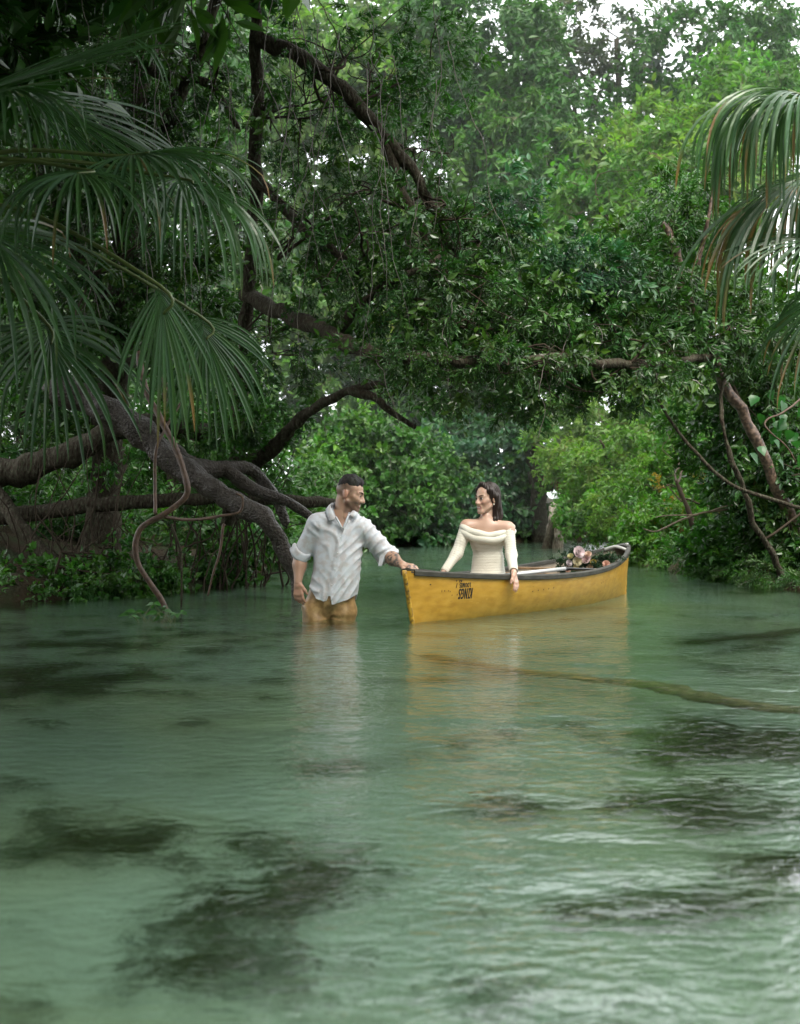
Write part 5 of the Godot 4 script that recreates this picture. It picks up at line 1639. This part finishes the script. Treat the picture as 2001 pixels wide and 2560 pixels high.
	mi("shorts", fm(shorts), textured(mat(1, 1, 1, 0.4), noise_tex(0.02, 4, 256, FastNoiseLite.TYPE_SIMPLEX_SMOOTH, ramp([[0.3, 0.2, 0.12, 0.045], [0.7, 0.35, 0.225, 0.1]])), noise_tex(0.2, 2, 256), 3.0, 0.05), man)

# ---------------------------------------------------------------- the woman
func make_woman() -> void:
	var D := 13.0
	var base := P(1221, 1500, D)
	base.y = 0.16
	var wo := thing("person", "person in an off-shoulder cream knit dress sitting in the canoe, looking at the man", "person", base)
	var skin := Color(0.5, 0.325, 0.24)
	var neck := P(1217, 1300, D)
	var shr := P(1168, 1316, D)
	var shl := P(1270, 1321, D - 0.03)
	var elr := P(1143, 1384, D - 0.08)
	var ell := P(1279, 1388, D - 0.12)
	var wrr := P(1108, 1432, D - 0.2)
	# the wrist rests where the near gunwale passes below it
	var tg := 0.1
	for k in 60:
		var q := canoe_at * hull(tg, 1.0, 1.0)
		if 1000.5 - q.x / q.z * F > 1274.0: break
		tg += 0.004
	var wrl := canoe_at * (hull(tg, 1.0, 1.0) + Vector3(0, 0.022, 0.034))
	var bust := P(1218, 1352, D)
	var waist := P(1221, 1400, D)
	var hip := P(1220, 1452, D)
	var head := Transform3D((Basis(Vector3.UP, deg_to_rad(-50)) * Basis(Vector3.RIGHT, deg_to_rad(1))).scaled(Vector3.ONE * 0.95), P(1218, 1247, D))
	var u := canoe_at.basis.x
	var f := Field.new(Vector3(0.25, 0.0, -D - 0.45), Vector3(1.0, 0.82, -D + 0.45), 0.012, 80.0)
	f.ell(bust, Vector3(0.118, 0.12, 0.08))
	f.ell(waist, Vector3(0.1, 0.1, 0.075))
	f.ell(hip, Vector3(0.135, 0.1, 0.11))
	f.cap(shr, shl, 0.042, 0.042)
	f.cap(neck + Vector3(0, 0.03, 0), neck + Vector3(0, -0.05, 0), 0.043, 0.055)
	for side in [[shr, elr, wrr, -1.0], [shl, ell, wrl, 1.0]]:
		f.cap(neck + Vector3(0, -0.02, 0), side[0], 0.035, 0.043)
		f.cap(side[0], side[1], 0.042, 0.033)
		f.cap(side[1], side[2], 0.033, 0.021)
		var hj: Vector3 = hip + canoe_at.basis.z * 0.09 * side[3] + Vector3(0, -0.03, 0)
		var kn: Vector3 = hj - u * 0.36 + Vector3(0, -0.01, 0)
		f.cap(hj, kn, 0.075, 0.055)
		f.cap(kn, kn + Vector3(0, -0.14, 0) + u * 0.2, 0.052, 0.04)
	var st := st_new()
	var plain := func(_p: Vector3) -> Color: return skin
	var at := f.mesh(st, 0, base, plain)
	var h := Field.new(head.origin - Vector3(0.125, 0.17, 0.125), head.origin + Vector3(0.125, 0.135, 0.13), 0.005, 165.0)
	add_head(h, head, true)
	h.cap(head * Vector3(0, -0.06, -0.03), neck + Vector3(0, -0.02, -0.005), 0.042, 0.048)
	var hi := head.affine_inverse()
	at = h.mesh(st, at, base, func(p: Vector3) -> Color:
		var q: Vector3 = hi * p
		var c := skin
		var blush := exp(-Vector2(absf(q.x) - 0.042, q.y + 0.03).length_squared() / 0.0005) * smoothstep(0.03, 0.06, q.z)
		c = c.lerp(Color(0.5, 0.22, 0.15), blush * 0.5)
		var lip := smoothstep(0.0125, 0.008, absf(q.y + 0.0665)) * smoothstep(0.027, 0.02, absf(q.x)) * smoothstep(0.074, 0.081, q.z)
		c = c.lerp(Color(0.42, 0.13, 0.115), lip * 0.85)
		var tooth := smoothstep(0.0042, 0.002, absf(q.y + 0.0665)) * smoothstep(0.018, 0.014, absf(q.x)) * smoothstep(0.068, 0.076, q.z)
		c = c.lerp(Color(0.72, 0.68, 0.63), tooth)
		return c)
	var g := Field.new(wrl - Vector3(0.07, 0.19, 0.07), wrl + Vector3(0.07, 0.05, 0.12), 0.0042, 280.0)
	var nd := canoe_at.basis.z
	add_hand(g, wrl, Vector3(0.0, -1.0, 0) + nd * 0.22, nd + Vector3(0, 0.2, 0), 0.165, [0.16, 0.14, 0.14, 0.16], 1.0, 0.25)
	g.cap(wrl + (ell - wrl) * 0.15, wrl, 0.021, 0.021)
	at = g.mesh(st, at, base, func(_p: Vector3) -> Color: return skin * Color(1.05, 1.0, 1.0))
	var g2 := Field.new(wrr - Vector3(0.14, 0.14, 0.1), wrr + Vector3(0.08, 0.06, 0.12), 0.0055, 280.0)
	add_hand(g2, wrr, Vector3(-0.5, -0.55, 0.2), Vector3(-0.5, 0.6, 0.5), 0.165, [0.3, 0.3, 0.3, 0.3], 1.0)
	at = g2.mesh(st, at, base, plain)
	var sk := mat(1, 1, 1, 0.4, true)
	sk.subsurf_scatter_enabled = true
	sk.subsurf_scatter_strength = 0.12
	mi("body", fm(st), sk, wo)
	eye_parts(wo, head, true, base, -0.25)
	# hair: parted, swept back behind the ear, long down the back, one lock over the shoulder
	var hf := Field.new(head.origin - Vector3(0.16, 0.3, 0.2), head.origin + Vector3(0.2, 0.15, 0.16), 0.0055, 170.0)
	var hb := head.basis.orthonormalized()
	hf.ell(head * Vector3(0.0, 0.04, -0.024), Vector3(0.078, 0.09, 0.09), hb)
	for sd: float in [-1.0, 1.0]:
		hf.cap(head * Vector3(sd * 0.012, 0.118, 0.05), head * Vector3(sd * 0.062, 0.07, 0.03), 0.016, 0.02)
		hf.cap(head * Vector3(sd * 0.062, 0.07, 0.03), head * Vector3(sd * 0.073, 0.02, -0.012), 0.02, 0.02)
		hf.cap(head * Vector3(sd * 0.07, 0.02, -0.03), head * Vector3(sd * 0.066, -0.07, -0.05), 0.026, 0.026)
	hf.cap(head * Vector3(0, 0.0, -0.06), head * Vector3(0.02, -0.13, -0.075), 0.062, 0.05)
	hf.cap(head * Vector3(0.02, -0.13, -0.075), head * Vector3(0.035, -0.25, -0.06), 0.05, 0.018)
	hf.cap(head * Vector3(0.055, -0.07, -0.05), head * Vector3(0.066, -0.16, -0.028), 0.026, 0.018)
	hf.cap(head * Vector3(0.066, -0.16, -0.028), head * Vector3(0.05, -0.265, 0.02), 0.016, 0.004)
	hf.cap(head * Vector3(-0.055, -0.07, -0.04), head * Vector3(-0.05, -0.16, 0.0), 0.024, 0.013)
	var hs := st_new()
	hf.mesh(hs, 0, base, func(p: Vector3) -> Color: return Color(0.022, 0.013, 0.009) * (1.0 + 0.5 * noise.get_noise_3dv(p * Vector3(700, 160, 700))),
		func(p: Vector3) -> float:
			var q: Vector3 = hi * p
			return maxf(0.055 - q.z, q.y - 0.08),
		func(p: Vector3, n: Vector3) -> Vector3:
			var q: Vector3 = hi * p
			return p + n * 0.004 * sin(atan2(q.x, -q.z) * 26.0 + noise.get_noise_3dv(p * 150.0) * 5.0))
	mi("hair", fm(hs), mat(1, 1, 1, 0.5, true), wo)
	var ear := head * Vector3(0.073, -0.043, -0.006)
	var es := SphereMesh.new()
	es.radius = 0.0055
	es.height = 0.011
	mi("earring", es, mat(0.8, 0.76, 0.68, 0.2), wo).position = ear - base
	mi("earring", tube_mesh(PackedVector3Array([ear + Vector3(0, 0.012, 0), ear]), 0.0014, 0.0014, 5), mat(0.7, 0.55, 0.25, 0.25), wo).position = -base
	# dress
	var ringc := P(1220, 1322, D - 0.01)
	var knit := cloth(0.66, 0.635, 0.54, 0.75, 0.2)
	knit.backlight_enabled = true
	knit.backlight = lin(0.15, 0.15, 0.12)
	var df := Field.new(Vector3(0.25, 0.1, -D - 0.25), Vector3(1.0, 0.7, -D + 0.42), 0.0085, 90.0)
	df.ell(bust, Vector3(0.13, 0.13, 0.094))
	df.ell(bust + Vector3(-0.055, 0.01, 0.05), Vector3(0.05, 0.05, 0.045))
	df.ell(bust + Vector3(0.055, 0.01, 0.05), Vector3(0.05, 0.05, 0.045))
	df.ell(waist, Vector3(0.121, 0.12, 0.088))
	df.ell(waist.lerp(hip, 0.5), Vector3(0.126, 0.1, 0.09))
	df.ell(hip, Vector3(0.148, 0.115, 0.122))
	for side in [[shr, elr, wrr], [shl, ell, wrl]]:
		df.cap(side[0], side[1], 0.051, 0.041)
		df.cap(side[1], side[2].lerp(side[1], 0.08), 0.041, 0.03)
	var top := func(p: Vector3) -> float:
		# height of the neckline: it dips at the front and back and rises over the shoulders
		var e := clampf((p.x - ringc.x) / 0.19, -1.0, 1.0)
		return ringc.y - 0.035 * (1.0 - e * e) + 0.018 * e * e
	var ds := st_new()
	df.mesh(ds, 0, base, func(_p: Vector3) -> Color: return Color.WHITE,
		func(p: Vector3) -> float:
			var k: float = top.call(p) - p.y
			for side in [[ell, wrl], [elr, wrr]]:
				var a: Vector3 = side[0]
				var b: Vector3 = side[1]
				if p.distance_to(b) < 0.09: k = minf(k, 0.93 * a.distance_to(b) - (p - a).dot((b - a).normalized()))
			return k,
		func(p: Vector3, n: Vector3) -> Vector3:
			var m := noise.get_noise_3dv(p * 90.0)
			var ph := p.y * 300.0
			if p.x < shr.x + 0.01 and p.y < shr.y:
				ph = (p - shr).dot((wrr - shr).normalized()) * 330.0
			elif p.x > shl.x - 0.02 and p.y < shl.y:
				ph = (p - shl).dot((ell - shl if p.y > ell.y else wrl - ell).normalized()) * 330.0
			var q := sin(ph + m * 4.0 + noise.get_noise_3dv(p * 260.0) * 1.5)
			return p + n * (0.002 * q + 0.0025 * m + 0.003 * noise.get_noise_3dv(p * Vector3(200, 520, 200))))
	mi("dress", fm(ds), knit, wo)
	# the draped band round the shoulders, in three soft rolls
	for k in 2:
		var bs := st_new()
		bs.set_smooth_group(0)
		var path := PackedVector3Array()
		for i in 49:
			var a := TAU * i / 48.0
			var rx := 0.186 + 0.009 * k
			var p := ringc + Vector3(cos(a) * rx, 0, sin(a) * (0.088 + 0.012 * k))
			p.y = top.call(p) - 0.002 - 0.036 * k + 0.003 * sin(a * 7.0 + k * 2.0) - 0.012 * maxf(0.0, sin(a))
			path.append(p - base)
		add_tube(bs, path, 0.0235, 0.0235, 12, 0.5, false)
		mi("neckline_roll", st_done(bs), knit, wo)

func make_small_things() -> void:
	# sunken logs
	var yb := textured(mat(1, 1, 1, 0.7), noise_tex(0.02, 4, 256, FastNoiseLite.TYPE_SIMPLEX_SMOOTH, ramp([[0.2, 0.05, 0.037, 0.016], [0.5, 0.14, 0.105, 0.042], [0.8, 0.24, 0.185, 0.085]])), noise_tex(0.05, 4, 256), 1.5, 2.0)
	var o := mi("sunken_log", tube_mesh(smooth_path([Vector3(0.2, -0.72, -10.4), Vector3(0.62, -0.46, -9.3), Vector3(0.98, -0.27, -8.6), Vector3(1.22, -0.2, -8.25), Vector3(1.41, -0.13, -7.6), Vector3(1.68, -0.1, -7.22), Vector3(2.3, -0.05, -6.9), Vector3(3.2, 0.05, -6.7)], 8, 0.04), 0.075, 0.12, 10, 0.4), yb)
	tag(o, "mossy yellow-brown log lying sunken under the clear water before the canoe", "log")
	var p := mi("sunken_log", tube_mesh(smooth_path([Vector3(1.9, -0.7, -11.2), Vector3(2.5, -0.5, -11.6), Vector3(3.2, -0.3, -12.2), Vector3(4.2, -0.1, -12.8)], 8, 0.04), 0.08, 0.11, 10, 0.4), M.bark)
	tag(p, "dark log lying sunken off the muddy bank beyond the canoe", "log")
	# the little plant that stands in the water before the shaded bank
	var at := P(385, 1560, 12.0)
	at.y = 0.0
	var w := thing("water_plant", "small green leafy plant standing in the water before the reddish vine", "plant", at)
	rng.seed = 901
	for k in 16:
		var st := st_new()
		st.set_smooth_group(0)
		var a := rng.randf() * TAU
		var foot := Vector3(rng.randfn() * 0.07, -0.06, rng.randfn() * 0.05)
		var tip := foot + Vector3(cos(a) * 0.1, rng.randf_range(0.09, 0.2), sin(a) * 0.06)
		add_tube(st, smooth_path([foot, foot.lerp(tip, 0.5) + Vector3(0, 0.03, 0), tip], 4), 0.004, 0.002, 4)
		var sm := mi("stem", st_done(st), M.stalk, w)
		for j in 2:
			var lf := st_new()
			var b := a + rng.randfn() * 0.8
			var v := rng.randf_range(0.7, 1.4)
			add_leaf(lf, tip, Vector3(cos(b), rng.randf_range(-0.2, 0.4), sin(b)).normalized(), Vector3(0, 1, 0.6), rng.randf_range(0.05, 0.09), 0.045, 0.3, Color(0.05 * v, 0.15 * v, 0.03 * v), 1)
			lf.generate_normals()
			mi("leaf", lf.commit(), M.leaf, sm)
	# mist among the trees beyond the bend
	var fog := FogVolume.new()
	fog.name = "mist"
	fog.shape = RenderingServer.FOG_VOLUME_SHAPE_BOX
	fog.size = Vector3(34, 17, 34)
	fog.position = Vector3(9, 8.8, -40)
	var fmt := FogMaterial.new()
	fmt.albedo = Color(0.93, 0.97, 0.95)
	fmt.density = 0.0014
	fog.material = fmt
	add_child(fog)
	tag(fog, "thin pale mist among the trees beyond the river bend", "mist", "", "stuff")
